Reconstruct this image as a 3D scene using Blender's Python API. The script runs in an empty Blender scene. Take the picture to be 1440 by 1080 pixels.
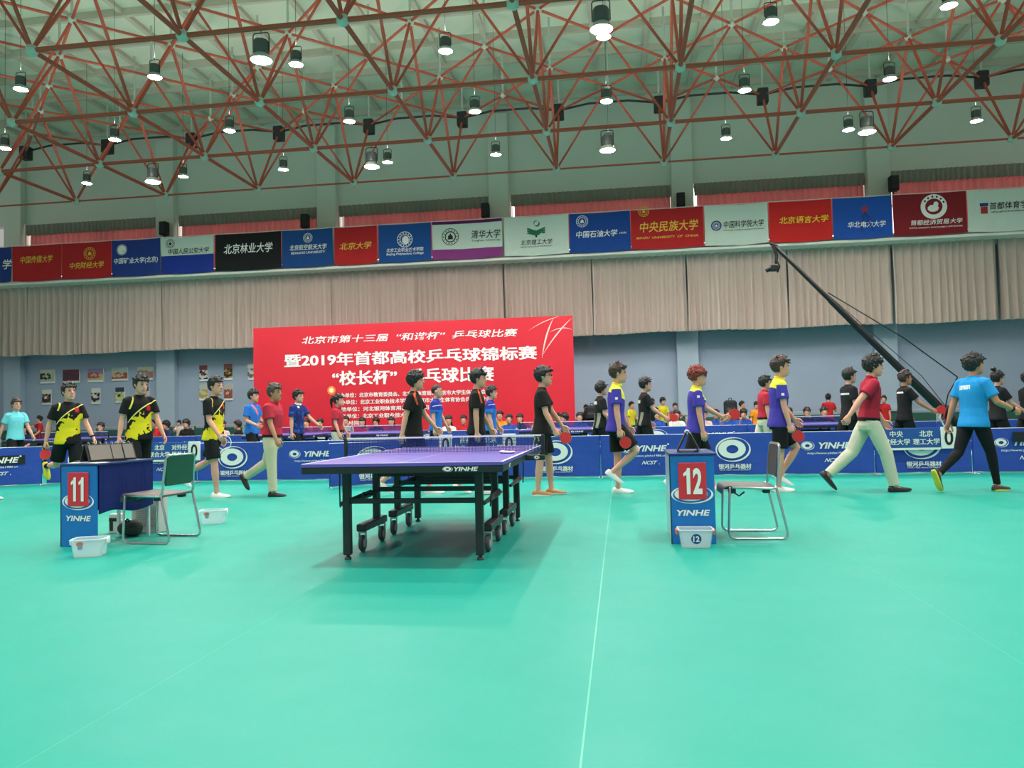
import bpy, math, random
import numpy as np
from mathutils import Vector, Matrix, Euler, noise as mnoise

random.seed(7)
C = bpy.context.scene.collection
SC = bpy.context.scene
R = math.radians

# ---------------------------------------------------------------- camera
# hall axes: +X along the far wall, +Y towards it, Z up; the camera stands over the origin
F_PX, EYE = 1084.8, 1.0985
YAW, PITCH, ROLL = 0.13908, 0.03907, 0.02286
cam_data = bpy.data.cameras.new('camera')
cam = bpy.data.objects.new('camera', cam_data)
C.objects.link(cam)
cam_data.sensor_fit = 'HORIZONTAL'
cam_data.sensor_width = 36.0
cam_data.lens = 36.0 * F_PX / 1440.0
cam_data.clip_end = 200.0
_r = Vector((math.cos(YAW), math.sin(YAW), 0)); _f = Vector((-math.sin(YAW), math.cos(YAW), 0)); _u = Vector((0, 0, 1))
_f2 = _f * math.cos(PITCH) + _u * math.sin(PITCH); _u2 = _u * math.cos(PITCH) - _f * math.sin(PITCH)
_r3 = _r * math.cos(ROLL) - _u2 * math.sin(ROLL); _u3 = _u2 * math.cos(ROLL) + _r * math.sin(ROLL)
_m = Matrix.Identity(4)
for _i in range(3):
    _m[_i][0] = _r3[_i]; _m[_i][1] = _u3[_i]; _m[_i][2] = -_f2[_i]
_m[2][3] = EYE
cam.matrix_world = _m
SC.camera = cam

# ---------------------------------------------------------------- world, exposure
world = bpy.data.worlds.new('world'); SC.world = world; world.use_nodes = True
world.node_tree.nodes['Background'].inputs[0].default_value = (1.0, 0.96, 0.94, 1)
world.node_tree.nodes['Background'].inputs[1].default_value = WORLD_STRENGTH = 0.34
SC.view_settings.view_transform = 'Standard'
SC.view_settings.look = 'None'
SC.view_settings.gamma = 1.0
SC.view_settings.use_curve_mapping = False
SC.view_settings.exposure = 0.28
LAMP_WATTS = 26.0           # beam of each high-bay lamp
BEAM = 150                  # spread of the beam, degrees
LENS_GLOW = 170.0            # its lens
UP_WATTS = 13.0             # added upward light over each small lamp, brightens the ceiling
LAMP_COLOR = (1.0, 0.97, 0.90)
ROW_K = 4.6                  # a row lamp overhead stands for several

# ---------------------------------------------------------------- mesh helpers
class MB:
    """collects faces; becomes ONE mesh"""
    def __init__(s):
        s.v = []; s.f = []; s.m = []
    def add(s, vs, fs, mi=0):
        b = len(s.v)
        s.v.extend([tuple(map(float, v)) for v in vs])
        s.f.extend([tuple(b + i for i in f) for f in fs])
        s.m.extend([mi] * len(fs))
        return s
    def join(s, o, mi=None):
        b = len(s.v)
        s.v.extend(o.v); s.f.extend([tuple(b + i for i in f) for f in o.f])
        s.m.extend(o.m if mi is None else [mi] * len(o.f)); return s
    def xform(s, M):
        s.v = [tuple(M @ Vector(v)) for v in s.v]; return s

def box(mb, x0, x1, y0, y1, z0, z1, mi=0, bev=0.0):
    if bev <= 0:
        vs = [(x, y, z) for z in (z0, z1) for y in (y0, y1) for x in (x0, x1)]
        mb.add(vs, [(0, 2, 3, 1), (4, 5, 7, 6), (0, 1, 5, 4), (2, 6, 7, 3), (0, 4, 6, 2), (1, 3, 7, 5)], mi)
        return mb
    b = min(bev, (x1-x0)/2.01, (y1-y0)/2.01, (z1-z0)/2.01)
    vs = []; idx = {}
    for i, (X, sx) in enumerate(((x0, 1), (x1, -1))):
        for j, (Y, sy) in enumerate(((y0, 1), (y1, -1))):
            for k, (Z, sz) in enumerate(((z0, 1), (z1, -1))):
                idx[i, j, k, 'x'] = len(vs); vs.append((X, Y + sy*b, Z + sz*b))
                idx[i, j, k, 'y'] = len(vs); vs.append((X + sx*b, Y, Z + sz*b))
                idx[i, j, k, 'z'] = len(vs); vs.append((X + sx*b, Y + sy*b, Z))
    fs = []
    q = lambda *a: fs.append(tuple(idx[t] for t in a))
    for i in (0, 1):
        a = [(i, 0, 0, 'x'), (i, 1, 0, 'x'), (i, 1, 1, 'x'), (i, 0, 1, 'x')]; q(*(a[::-1] if i == 0 else a))
        a = [(0, i, 0, 'y'), (1, i, 0, 'y'), (1, i, 1, 'y'), (0, i, 1, 'y')]; q(*(a if i == 0 else a[::-1]))
        a = [(0, 0, i, 'z'), (1, 0, i, 'z'), (1, 1, i, 'z'), (0, 1, i, 'z')]; q(*(a[::-1] if i == 0 else a))
    for i in (0, 1):
        for j in (0, 1):
            q((0, i, j, 'y'), (1, i, j, 'y'), (1, i, j, 'z'), (0, i, j, 'z')) if i ^ j else q((0, i, j, 'z'), (1, i, j, 'z'), (1, i, j, 'y'), (0, i, j, 'y'))
            q((i, 0, j, 'x'), (i, 0, j, 'z'), (i, 1, j, 'z'), (i, 1, j, 'x')) if i ^ j else q((i, 0, j, 'x'), (i, 1, j, 'x'), (i, 1, j, 'z'), (i, 0, j, 'z'))
            q((i, j, 0, 'x'), (i, j, 1, 'x'), (i, j, 1, 'y'), (i, j, 0, 'y')) if i ^ j else q((i, j, 0, 'y'), (i, j, 1, 'y'), (i, j, 1, 'x'), (i, j, 0, 'x'))
            for k in (0, 1):
                t = ((i, j, k, 'x'), (i, j, k, 'y'), (i, j, k, 'z')); q(*(t if (i + j + k) % 2 else t[::-1]))
    mb.add(vs, fs, mi); return mb

def _nrm(v):
    v = np.asarray(v, float); n = np.linalg.norm(v); return v / n if n > 1e-12 else v

def loft(mb, rings, mi=0, cap=True, closed=False):
    n = len(rings[0]); vs = [p for r in rings for p in r]; fs = []
    m = len(rings)
    for i in range(m if closed else m - 1):
        a = i*n; b = ((i+1) % m)*n
        for j in range(n):
            k = (j+1) % n; fs.append((a+j, a+k, b+k, b+j))
    if cap and not closed:
        fs.append(tuple(range(n))[::-1]); fs.append(tuple((m-1)*n + j for j in range(n)))
    return mb.add(vs, fs, mi)

def tube(mb, pts, rad, seg=10, ref=(0, 1, 0), mi=0, rnd=True, closed=False):
    """tapered tube along pts; rad: one radius, or per point r or (r along ref, r across)"""
    P = [np.asarray(p, float) for p in pts]; n = len(P)
    if not isinstance(rad, (list, tuple)): rad = [rad]*n
    rad = [(r, r) if not isinstance(r, (tuple, list)) else r for r in rad]
    T = []
    for i in range(n):
        if closed: t = P[(i+1) % n] - P[i-1]
        else: t = (_nrm(P[min(i+1, n-1)] - P[i]) if i < n-1 else 0) + (_nrm(P[i] - P[i-1]) if i > 0 else 0)
        T.append(_nrm(t))
    ref = np.asarray(ref, float)
    U = []
    prev = None
    for t in T:
        u = ref - t*np.dot(ref, t)
        if np.linalg.norm(u) < 0.15: u = prev if prev is not None else np.cross(t, (0.31, 0.2, 0.93))
        u = _nrm(u - t*np.dot(u, t)); U.append(u); prev = u
    ang = np.arange(seg)*2*math.pi/seg
    def ring(p, t, u, r, s=1.0):
        w = np.cross(t, u)
        return [p + u*math.cos(a)*r[0]*s + w*math.sin(a)*r[1]*s for a in ang]
    rings = []
    if rnd and not closed and rnd != 'end':
        k = min(rad[0])
        rings.append(ring(P[0]-T[0]*k*.95, T[0], U[0], rad[0], .3)); rings.append(ring(P[0]-T[0]*k*.6, T[0], U[0], rad[0], .8))
    for i in range(n): rings.append(ring(P[i], T[i], U[i], rad[i]))
    if rnd and not closed and rnd != 'start':
        k = min(rad[-1])
        rings.append(ring(P[-1]+T[-1]*k*.6, T[-1], U[-1], rad[-1], .8)); rings.append(ring(P[-1]+T[-1]*k*.95, T[-1], U[-1], rad[-1], .3))
    return loft(mb, rings, mi, closed=closed)

def ball(mb, c, r, mi=0, seg=10, rings=7):
    r = r if isinstance(r, (tuple, list)) else (r, r, r)
    rs = []
    for i in range(rings):
        th = math.pi*(i+.35)/(rings-.3); s = math.sin(th); z = math.cos(th)
        rs.append([(c[0]+r[0]*s*math.cos(a*2*math.pi/seg), c[1]+r[1]*s*math.sin(a*2*math.pi/seg), c[2]-r[2]*z) for a in range(seg)])
    return loft(mb, rs, mi)

def lathe(mb, prof, seg=16, c=(0, 0, 0), mi=0, cap=True):
    return loft(mb, [[(c[0]+r*math.cos(a*2*math.pi/seg), c[1]+r*math.sin(a*2*math.pi/seg), c[2]+z) for a in range(seg)] for r, z in prof], mi, cap)

def bezier_round(pts, r, n=5, closed=False):
    """polyline with rounded corners"""
    P = [np.asarray(p, float) for p in pts]; out = []
    N = len(P)
    for i in range(N):
        if not closed and i in (0, N-1): out.append(P[i]); continue
        a, b, c = P[i-1], P[i], P[(i+1) % N]
        d1 = min(r, np.linalg.norm(a-b)*.49); d2 = min(r, np.linalg.norm(c-b)*.49)
        s = b+_nrm(a-b)*d1; e = b+_nrm(c-b)*d2
        for k in range(n+1):
            t = k/n; out.append((1-t)**2*s+2*t*(1-t)*b+t*t*e)
    return out

def mesh_of(name, mb, mats, smooth=True, angle=40):
    me = bpy.data.meshes.new(name)
    me.from_pydata(mb.v, [], mb.f)
    for m in (mats if isinstance(mats, (list, tuple)) else [mats]): me.materials.append(m)
    if any(mb.m): me.polygons.foreach_set('material_index', mb.m)
    me.validate(); me.update()
    if smooth:
        me.polygons.foreach_set('use_smooth', [True]*len(me.polygons))
        if angle < 180: me.set_sharp_from_angle(angle=R(angle))
    return me

def obj(name, mb, mats, parent=None, loc=(0, 0, 0), rotz=0.0, smooth=True, angle=40):
    me = mb if isinstance(mb, bpy.types.Mesh) else mesh_of(name, mb, mats, smooth, angle)
    o = bpy.data.objects.new(name, me); C.objects.link(o)
    o.location = loc; o.rotation_euler = (0, 0, rotz)
    if parent is not None: o.parent = parent
    return o

def tag(o, label=None, cat=None, group=None, kind=None):
    for k, v in (('label', label), ('category', cat), ('group', group), ('kind', kind)):
        if v: o[k] = v
    return o

def thing(name, label, cat, loc=(0, 0, 0), rotz=0.0, group=None):
    o = bpy.data.objects.new(name, None); C.objects.link(o); o.empty_display_size = 0.1
    o.location = loc; o.rotation_euler = (0, 0, rotz)
    return tag(o, label, cat, group)

def kids(o): return list(o.children)

def dup(o, loc=None, rotz=None, label=None, group=None, parent=None):
    c = o.copy(); C.objects.link(c)
    if parent is not None: c.parent = parent
    if loc is not None: c.location = loc
    if rotz is not None: c.rotation_euler = (0, 0, rotz)
    if label: c['label'] = label
    if group: c['group'] = group
    for k in kids(o): dup(k, parent=c)
    return c

def remesh(mb, voxel, smooth=3):
    me = bpy.data.meshes.new('tmp'); me.from_pydata(mb.v, [], mb.f); me.update()
    o = bpy.data.objects.new('tmp', me); C.objects.link(o)
    r = o.modifiers.new('r', 'REMESH'); r.mode = 'VOXEL'; r.voxel_size = voxel
    if smooth:
        s = o.modifiers.new('s', 'SMOOTH'); s.iterations = smooth; s.factor = 0.5
    dg = bpy.context.evaluated_depsgraph_get()
    e = o.evaluated_get(dg).to_mesh()
    nv = len(e.vertices); co = np.empty(nv*3, np.float32); e.vertices.foreach_get('co', co)
    out = MB(); out.v = [tuple(p) for p in co.reshape(-1, 3).tolist()]
    out.f = [tuple(p.vertices) for p in e.polygons]; out.m = [0]*len(out.f)
    o.to_mesh_clear() if False else None
    bpy.data.objects.remove(o); bpy.data.meshes.remove(me)
    return out

# ---------------------------------------------------------------- materials
def newmat(name):
    m = bpy.data.materials.new(name); m.use_nodes = True
    nt = m.node_tree; b = nt.nodes['Principled BSDF']
    return m, nt, b

def srgb(r, g, b):
    f = lambda c: ((c/255+.055)/1.055)**2.4 if c > 10 else c/255/12.92
    return (f(r), f(g), f(b), 1)

def node(nt, typ, **kw):
    n = nt.nodes.new(typ)
    for k, v in kw.items():
        if k.startswith('i_'):
            n.inputs[int(k[2:])].default_value = v
        else: setattr(n, k, v)
    return n

def math_n(nt, op, a, b=None, clamp=False):
    n = nt.nodes.new('ShaderNodeMath'); n.operation = op; n.use_clamp = clamp
    for i, x in enumerate((a, b)):
        if x is None: continue
        if hasattr(x, 'links') or isinstance(x, bpy.types.NodeSocket): nt.links.new(x, n.inputs[i])
        else: n.inputs[i].default_value = x
    return n.outputs[0]

def mixc(nt, fac, a, b):
    n = nt.nodes.new('ShaderNodeMix'); n.data_type = 'RGBA'
    for s, x in ((0, fac), (6, a), (7, b)):
        if isinstance(x, bpy.types.NodeSocket): nt.links.new(x, n.inputs[s])
        else: n.inputs[s].default_value = x
    return n.outputs[2]

def bump(nt, b, scale, strength, dist=0.01, coord='Object', stretch=(1, 1, 1), detail=3):
    tc = nt.nodes.new('ShaderNodeTexCoord'); mp = nt.nodes.new('ShaderNodeMapping')
    mp.inputs['Scale'].default_value = stretch
    nt.links.new(tc.outputs[coord], mp.inputs[0])
    n = nt.nodes.new('ShaderNodeTexNoise'); n.inputs['Scale'].default_value = scale; n.inputs['Detail'].default_value = detail
    nt.links.new(mp.outputs[0], n.inputs[0])
    bu = nt.nodes.new('ShaderNodeBump'); bu.inputs['Strength'].default_value = strength; bu.inputs['Distance'].default_value = dist
    nt.links.new(n.outputs[0], bu.inputs['Height']); nt.links.new(bu.outputs[0], b.inputs['Normal'])
    return n

_mc = {}
def M(name, col, rough=0.5, metal=0.0, spec=0.5, var=0.0, vscale=3.0, bmp=None, emit=None, alpha=None, trans=0.0):
    if name in _mc: return _mc[name]
    m, nt, b = newmat(name)
    c = srgb(*col)
    b.inputs['Base Color'].default_value = c
    b.inputs['Roughness'].default_value = rough; b.inputs['Metallic'].default_value = metal
    b.inputs['Specular IOR Level'].default_value = spec
    if bmp: bump(nt, b, *bmp)
    if var:
        tc = nt.nodes.new('ShaderNodeTexCoord')
        n = nt.nodes.new('ShaderNodeTexNoise'); n.inputs['Scale'].default_value = vscale; n.inputs['Detail'].default_value = 4
        nt.links.new(tc.outputs['Object'], n.inputs[0])
        d = tuple(max(0, x*(1-var)) for x in c[:3])+(1,); l = tuple(min(1, x*(1+var)) for x in c[:3])+(1,)
        nt.links.new(mixc(nt, n.outputs[0], d, l), b.inputs['Base Color'])
    if emit:
        b.inputs['Emission Color'].default_value = (emit[0], emit[1], emit[2], 1); b.inputs['Emission Strength'].default_value = emit[3]
    if alpha is not None: b.inputs['Alpha'].default_value = alpha
    if trans: b.inputs['Transmission Weight'].default_value = trans
    _mc[name] = m
    return m

def flat_text(body, size, offset=0.0, shear=0.0, xs=1.0, align='CENTER', space=1.0, extrude=0.0):
    """lettering in the local XZ plane facing -Y, centred on the origin, as an MB"""
    cu = bpy.data.curves.new('tmp', 'FONT'); cu.body = body; cu.size = size; cu.offset = offset; cu.shear = shear
    cu.align_x = align; cu.align_y = 'CENTER'; cu.space_character = space; cu.resolution_u = 3
    o = bpy.data.objects.new('tmp', cu); C.objects.link(o)
    e = o.evaluated_get(bpy.context.evaluated_depsgraph_get()).to_mesh()
    out = MB(); out.v = [(v.co.x*xs, 0.0, v.co.y) for v in e.vertices]
    out.f = [tuple(p.vertices) for p in e.polygons]; out.m = [0]*len(out.f)
    bpy.data.objects.remove(o); bpy.data.curves.remove(cu)
    return out

def fit_text(body, w, h, **kw):
    """text scaled to exactly w x h"""
    bold = 0
    if max(map(ord, body)) > 0x2000 and kw.get('offset', 0) > .012: bold = kw['offset']; kw['offset'] = .006
    t = flat_text(body, 1.0, **kw)
    if bold:
        base = list(t.v), list(t.f); t = MB()
        for k_, (dx, dz) in enumerate(((bold, bold*.5), (-bold, -bold*.5), (bold, -bold*.5), (-bold, bold*.5))): t.add([(a+dx, b-.0012*k_, c+dz) for a, b, c in base[0]], base[1])
    xs = [v[0] for v in t.v]; zs = [v[2] for v in t.v]
    sx = w/(max(xs)-min(xs)); sz = h/(max(zs)-min(zs)); cx = (max(xs)+min(xs))/2; cz = (max(zs)+min(zs))/2
    t.v = [((v[0]-cx)*sx, v[1], (v[2]-cz)*sz) for v in t.v]
    return t

def shift(mb, x=0, y=0, z=0):
    mb.v = [(a+x, b+y, c+z) for a, b, c in mb.v]; return mb

def ellipse_ring(mb, c, a1, b1, c2, a2, b2, y=0.0, seg=40, mi=0):
    """flat band between two ellipses in the XZ plane"""
    A = [(c[0]+a1*math.cos(t), y, c[1]+b1*math.sin(t)) for t in [i*2*math.pi/seg for i in range(seg)]]
    B = [(c2[0]+a2*math.cos(t), y, c2[1]+b2*math.sin(t)) for t in [i*2*math.pi/seg for i in range(seg)]]
    return mb.add(A+B, [(i, (i+1) % seg, seg+(i+1) % seg, seg+i) for i in range(seg)], mi)

def disc(mb, c, a, b, y=0.0, seg=32, mi=0):
    return mb.add([(c[0]+a*math.cos(i*2*math.pi/seg), y, c[1]+b*math.sin(i*2*math.pi/seg)) for i in range(seg)], [tuple(range(seg))], mi)

def swirl(w, h, seg=48):
    """the galaxy ring emblem: a thick ring with a thin crescent round it"""
    m = MB(); a = w/2; b = h/2
    ellipse_ring(m, (-.06*a, .04*b), a*.78, b*.76, (-.04*a, .02*b), a*.34, b*.34, seg=seg)
    # crescent, fattest at the lower right and again at the upper left
    A = []; B = []
    for i in range(seg):
        t = i*2*math.pi/seg
        th = .02+.10*max(0, math.cos(t+R(40)))+.09*max(0, math.cos(t-R(140)))
        A.append((a*math.cos(t), 0, b*math.sin(t))); B.append(((a*(1-th))*math.cos(t), 0, (b*(1-th*1.1))*math.sin(t)))
    m.add(A+B, [(i, (i+1) % seg, seg+(i+1) % seg, seg+i) for i in range(seg)])
    return m
# ---------------------------------------------------------------- people
def rotm(axis, a):
    return np.array(Matrix.Rotation(a, 3, axis))

HEAD = [  # z, front, back, half width   (metres for a 1.75 m person, chin at z=0)
    (-.010, .070, -.005, .020), (.002, .086, -.015, .038), (.022, .093, -.040, .052), (.045, .094, -.060, .060), (.070, .091, -.082, .066),
    (.100, .089, -.096, .0705), (.130, .091, -.103, .075), (.160, .088, -.104, .0765), (.185, .076, -.096, .071),
    (.205, .055, -.078, .058), (.219, .025, -.050, .036), (.225, .000, -.030, .016)]

def head_at(z):
    zs = [h[0] for h in HEAD]
    return tuple(float(np.interp(z, zs, [h[i] for h in HEAD])) for i in (1, 2, 3))

def sring(z, f, b, w, n=20, ef=1.0, eb=1.0, cx=None):
    cx = (f+b)/2 if cx is None else cx
    out = []
    for i in range(n):
        t = i*2*math.pi/n; c, s = math.cos(t), math.sin(t); e = ef if c >= 0 else eb
        k = abs(c)**e
        out.append((cx+(k*(f-cx) if c >= 0 else -k*(cx-b)), math.copysign(abs(s)**(.9 if e >= .9 else .75), s)*w, z))
    return out

HAIR = {  # side t, top t, nape z, fringe z, temple front x, sides start z
    'short': (.017, .028, .044, .166, .046, .092), 'crop': (.006, .012, .075, .178, .030, .112),
    'mop': (.020, .030, .030, .150, .050, .062), 'bob': (.018, .022, -.02, .160, .020, .0), 'puffy': (.026, .034, .05, .150, .045, .09)}

def hair_mb(style, seed=0.0):
    st, tt, nape, fr, tx, sz = HAIR[style]
    mb = MB(); rings = []
    zs = list(np.linspace(nape, .225+tt*.9, 15))
    for z in zs:
        f, b, w = head_at(min(z, .2245) if z < .2 else .2+(z-.2)*(.0245/(.025+tt)))
        k = min(1.0, (z-nape)/.05+.25)
        if z < sz: xf = -.040
        elif z < fr: xf = -.04+(tx+.035)*min(1, (z-sz)/.022)+.012*min(1, max(0, (z-sz-.022)/max(.01, fr-sz-.03)))
        else: xf = f+st*.9+.004
        cx = -.02 if z < fr else .0
        rings.append(sring(z, max(xf, cx+.005), b-st*k, w+st*k*(.85), ef=.35 if z < fr else 1.0, cx=cx))
    loft(mb, rings)
    rnd = random.Random(len(style)*17+int(seed*97))
    if style != 'crop':
        for k in range(13):          # fringe
            y = -.058+.116*k/12+rnd.uniform(-.004, .004); f = head_at(fr)[0]*math.sqrt(max(0.05, 1-(y/.082)**2)); dr = rnd.uniform(.004, .024)*(1.5 if style in ('mop', 'puffy') else 1)
            tube(mb, [(f-.030, y, fr+.028), (f-.008, y+rnd.uniform(-.006, .006), fr+.010), (f-.001, y+rnd.uniform(-.01, .01), fr-dr)], [(.014, .014), (.011, .009), (.006, .005)], seg=6)
        for k in range(26):          # loose locks over the crown and sides
            a = rnd.uniform(0, 2*math.pi); e = rnd.uniform(.35, 1.45); q = np.array((math.cos(a)*math.cos(e)*.10-.01, math.sin(a)*math.cos(e)*.082, .125+math.sin(e)*.105)); o = _nrm(q-np.array((-.01, 0, .12)))
            w_ = _nrm(np.array((rnd.uniform(-.2, 1), rnd.uniform(-.6, .6), rnd.uniform(-.6, .1))))
            tube(mb, [q+o*.004, q+o*(st+.012)+w_*.018, q+o*(st+.006)+w_*.042], [.015, .011, .004], seg=6)
        if style == 'short':
            for s in (1, -1): tube(mb, [(.022, s*.074, .135), (.024, s*.073, .108), (.022, s*.071, .090)], [(.012, .008), (.010, .006), (.006, .004)], seg=6)
    return mb

def head_mb(face=True):
    mb = MB()
    loft(mb, [sring(z, f, b, w, ef=.95) for z, f, b, w in HEAD])
    tube(mb, [(.088, 0, .128), (.098, 0, .105), (.106, 0, .086)], [.009, .011, .013], seg=8)
    for s in (1, -1):
        ball(mb, (.094, s*.012, .083), (.012, .009, .008))
        ball(mb, (-.008, s*.077, .105), (.019, .010, .031))
    ball(mb, (.088, 0, .046), (.013, .024, .013))
    ball(mb, (.083, 0, .010), (.016, .022, .014))
    return mb

def limb_dir(f, a, side):
    return np.array([math.sin(f), side*math.sin(a)*math.cos(f), -math.cos(f)*math.cos(a)])

def hand_mb(wrist, d, n, t, S, curl):
    """palm, four fingers and a thumb; d fingers, n palm side, t thumb side"""
    mb = MB(); d, n, t = _nrm(d), _nrm(n), _nrm(t)
    w = np.asarray(wrist, float)
    tube(mb, [w-d*.015*S, w+d*.02*S, w+d*.06*S, w+d*.09*S], [(.024*S, .018*S), (.033*S, .017*S), (.041*S, .015*S), (.040*S, .012*S)], seg=12, ref=t)
    for i, (o, L) in enumerate(((-.030, .060), (-.010, .074), (.011, .080), (.031, .072))):
        p = w+d*(.088-.006*abs(i-2))*S+t*o*S; pts = [p]; a = 0
        for k, fr in enumerate((.45, .32, .23)):
            a += R(curl*(.7, 1.0, .7)[k])
            p = p+(d*math.cos(a)+n*math.sin(a))*L*fr*S; pts.append(p)
        r = (.0092, .0098, .0100, .0095)[i]*S
        tube(mb, pts, [r, r*.95, r*.9, r*.75], seg=7, ref=t)
    b = w+d*.025*S+t*.026*S+n*.006*S
    q1 = b+(d*.55+t*.62+n*.35)*.042*S; q2 = q1+(d*.85+t*.15+n*.45)*.032*S; q3 = q2+(d*.85-t*.05+n*.55)*.024*S
    tube(mb, [b, q1, q2, q3], [.014*S, .0115*S, .010*S, .008*S], seg=7, ref=n)
    return mb

HANDS = {}
def person(label, x, y, yaw=0.0, h=1.75, hair='short', hair_m=None, shirt=None, bottom=None, long=False, shoe_m=None, sole_m=None, sock_m=None,
           legs=((20, 8, 0), (-18, 40, -45)), arms=((10, 8, 15, 0), (-5, 8, 20, 0)), curl=(28, 28), lean=2, head=(0, 0), voxel=.009,
           skin=None, collar=None, group=None, glasses=None, build=1.0, tail=None, sleeve=.72, hem=-.06, band=None, z=0.0, seated=False, cat='person', cap=None, twist=0.0, tucked=False, bag=None):
    """legs/arms: right (towards -y of the figure) then left, degrees; yaw: 0 faces +X"""
    S = h/1.75
    root = thing('person', label, cat, (x, y, z), R(yaw), group)
    hipw, th, sh, an = .088*S, .43*S, .41*S, .078*S
    fem = hair == 'bob' or tail
    shw = (.165 if not fem else .145)*S*build
    L = []
    low = 0
    for i, (hp, kn, fp) in enumerate(legs):
        s = -1 if i == 0 else 1
        a = R(hp); b = R(hp-kn)
        H = np.array([0, s*hipw, 0.]); K = H+np.array([math.sin(a), s*.02, -math.cos(a)])*th
        A = K+np.array([math.sin(b), -s*.02, -math.cos(b)])*sh
        f = R(fp); fd = np.array([math.cos(f), s*-.08, math.sin(f)]); up = np.array([-math.sin(f), 0, math.cos(f)])
        heel = A-fd*.07*S-up*an; toe = A+fd*.20*S-up*an*(.98)
        low = min(low, heel[2], toe[2]); L.append([H, K, A, fd, up])
    zh = -low if not seated else seated
    off = np.array([0, 0, zh])
    for l in L:
        for k in range(3): l[k] = l[k]+off
    # torso frame: local z up from hip line, leaned and twisted
    Rt = rotm('Y', R(lean)) @ rotm('Z', R(twist))
    def tp(v): return Rt @ np.asarray(v, float)*S + off
    bw = build
    sk = skin or SKIN
    body = MB()
    tr = [(-.06, .085, -.10, .14), (.06, .085, -.085, .135), (.18, .085, -.075, .125), (.30, .095, -.085, .145), (.41, .09, -.09, .16), (.49, .06, -.075, .13), (.545, .045, -.06, .06)]
    loft(body, [[tp(q) for q in sring(zz, f*bw, b*bw, w*bw)] for zz, f, b, w in tr])
    tube(body, [tp((-.012, 0, .50)), tp((-.004, 0, .56)), tp((.012, 0, .625))], [(.062*S, .060*S), (.052*S, .054*S), (.053*S, .058*S)], seg=14)
    # arms
    AR = []
    for i, (fl, ab, el, inw) in enumerate(arms):
        s = -1 if i == 0 else 1
        sp = tp((-.005, s*shw/S, .485))
        d1 = Rt @ limb_dir(R(fl), R(ab), s); d2 = Rt @ limb_dir(R(fl+el), R(ab-inw), s)
        e = sp+d1*.285*S; w = e+d2*.25*S
        AR.append((sp, e, w, d1, d2, s))
        tube(body, [sp+np.array([0, -s*.03*S, .0]), sp+d1*.05*S, sp+d1*.16*S, e-d1*.03*S, e, e+d2*.06*S, e+d2*.15*S, w-d2*.02*S, w+d2*.01*S],
             [(.050*S*bw, .052*S*bw), (.052*S*bw, .054*S*bw), (.046*S*bw, .048*S*bw), (.038*S, .041*S), (.038*S, .040*S), (.040*S, .041*S), (.034*S, .034*S), (.025*S, .029*S), (.024*S, .028*S)], seg=12)
    for (H, K, A, fd, up) in L:
        d1 = _nrm(K-H); d2 = _nrm(A-K)
        tube(body, [H, H+d1*.12*S, K-d1*.06*S, K, K+d2*.08*S, K+d2*.15*S-d1*0, A-d2*.08*S, A],
             [.082*S, .083*S*bw, .056*S, .053*S, .053*S, (.052*S, .056*S), .036*S, .036*S], seg=12)
        tube(body, [A-fd*.045*S-up*.03*S, A+fd*.03*S-up*.035*S, A+fd*.15*S-up*.055*S], [(.032*S, .032*S), (.036*S, .032*S), (.036*S, .016*S)], seg=10, ref=(0, 1, 0))
    # head
    hm = head_mb()
    Hr = Rt @ rotm('Z', R(head[0])) @ rotm('Y', R(head[1]-lean*.7))
    hc = tp((.020, 0, .592))
    def hp_(v): return Hr @ (np.asarray(v, float)*S*1.10)+hc
    hm.v = [tuple(hp_(v)) for v in hm.v]
    body.join(hm)
    body = remesh(body, voxel, 3)
    fine = voxel <= .011
    for i, (sp, e, w, d1, d2, s) in enumerate(AR):
        nn = Rt @ np.array([0, -s, 0.]); nn = _nrm(nn-d2*np.dot(nn, d2)); tt = np.cross(nn, d2) if s > 0 else np.cross(d2, nn)
        if tt[0]*1.0 < 0 and abs(d2[0]) < .9: tt = -tt
        if fine: body.join(hand_mb(w, d2, nn, tt, S, curl[i]))
        else:
            hm2 = hand_mb(w, d2, nn, tt, S, curl[i]); body.join(hm2)
        HANDS[root.name, i] = (w, d2, nn, tt)
    if fine:
        for s in (1, -1):
            e1 = MB(); ball(e1, (.0865, s*.031, .121), (.007, .0145, .0065)); ball(e1, (.0915, s*.031, .121), (.004, .006, .006), mi=0)
            e1.v = [tuple(hp_(v)) for v in e1.v]; body.join(e1, 1)
            e2 = MB(); tube(e2, [(.089, s*.014, .142), (.0905, s*.030, .147), (.080, s*.050, .142)], .0032, seg=6); e2.v = [tuple(hp_(v)) for v in e2.v]; body.join(e2, 1)
        e3 = MB(); tube(e3, [(.090, -.022, .045), (.1005, 0, .047), (.090, .022, .045)], (.0055, .0055, .0055), seg=6); e3.v = [tuple(hp_(v)) for v in e3.v]; body.join(e3, 2)
    obj('body', body, [sk, EYE_M, LIP_M], root, angle=180)
    # hair
    if hair:
        hb = hair_mb(hair, abs(x)+y); hb.v = [tuple(hp_(v)) for v in hb.v]
        hb2 = remesh(hb, min(voxel, .007 if voxel < .012 else .011), 2)
        hl = np.array(hc); amp = {'mop': .012, 'puffy': .016, 'short': .007, 'crop': .004, 'bob': .008}[hair]
        for q_, v in enumerate(hb2.v):
            d_ = np.array(v)-hl-np.array([0, 0, .12*S]); n_ = _nrm(d_); f_ = mnoise.noise(Vector((v[0]*46+x*7, v[1]*46+y*5, v[2]*24)))*amp+mnoise.noise(Vector((v[0]*95, v[1]*95, v[2]*50+x)))*amp*.5
            hb2.v[q_] = tuple(np.array(v)+n_*f_)
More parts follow.
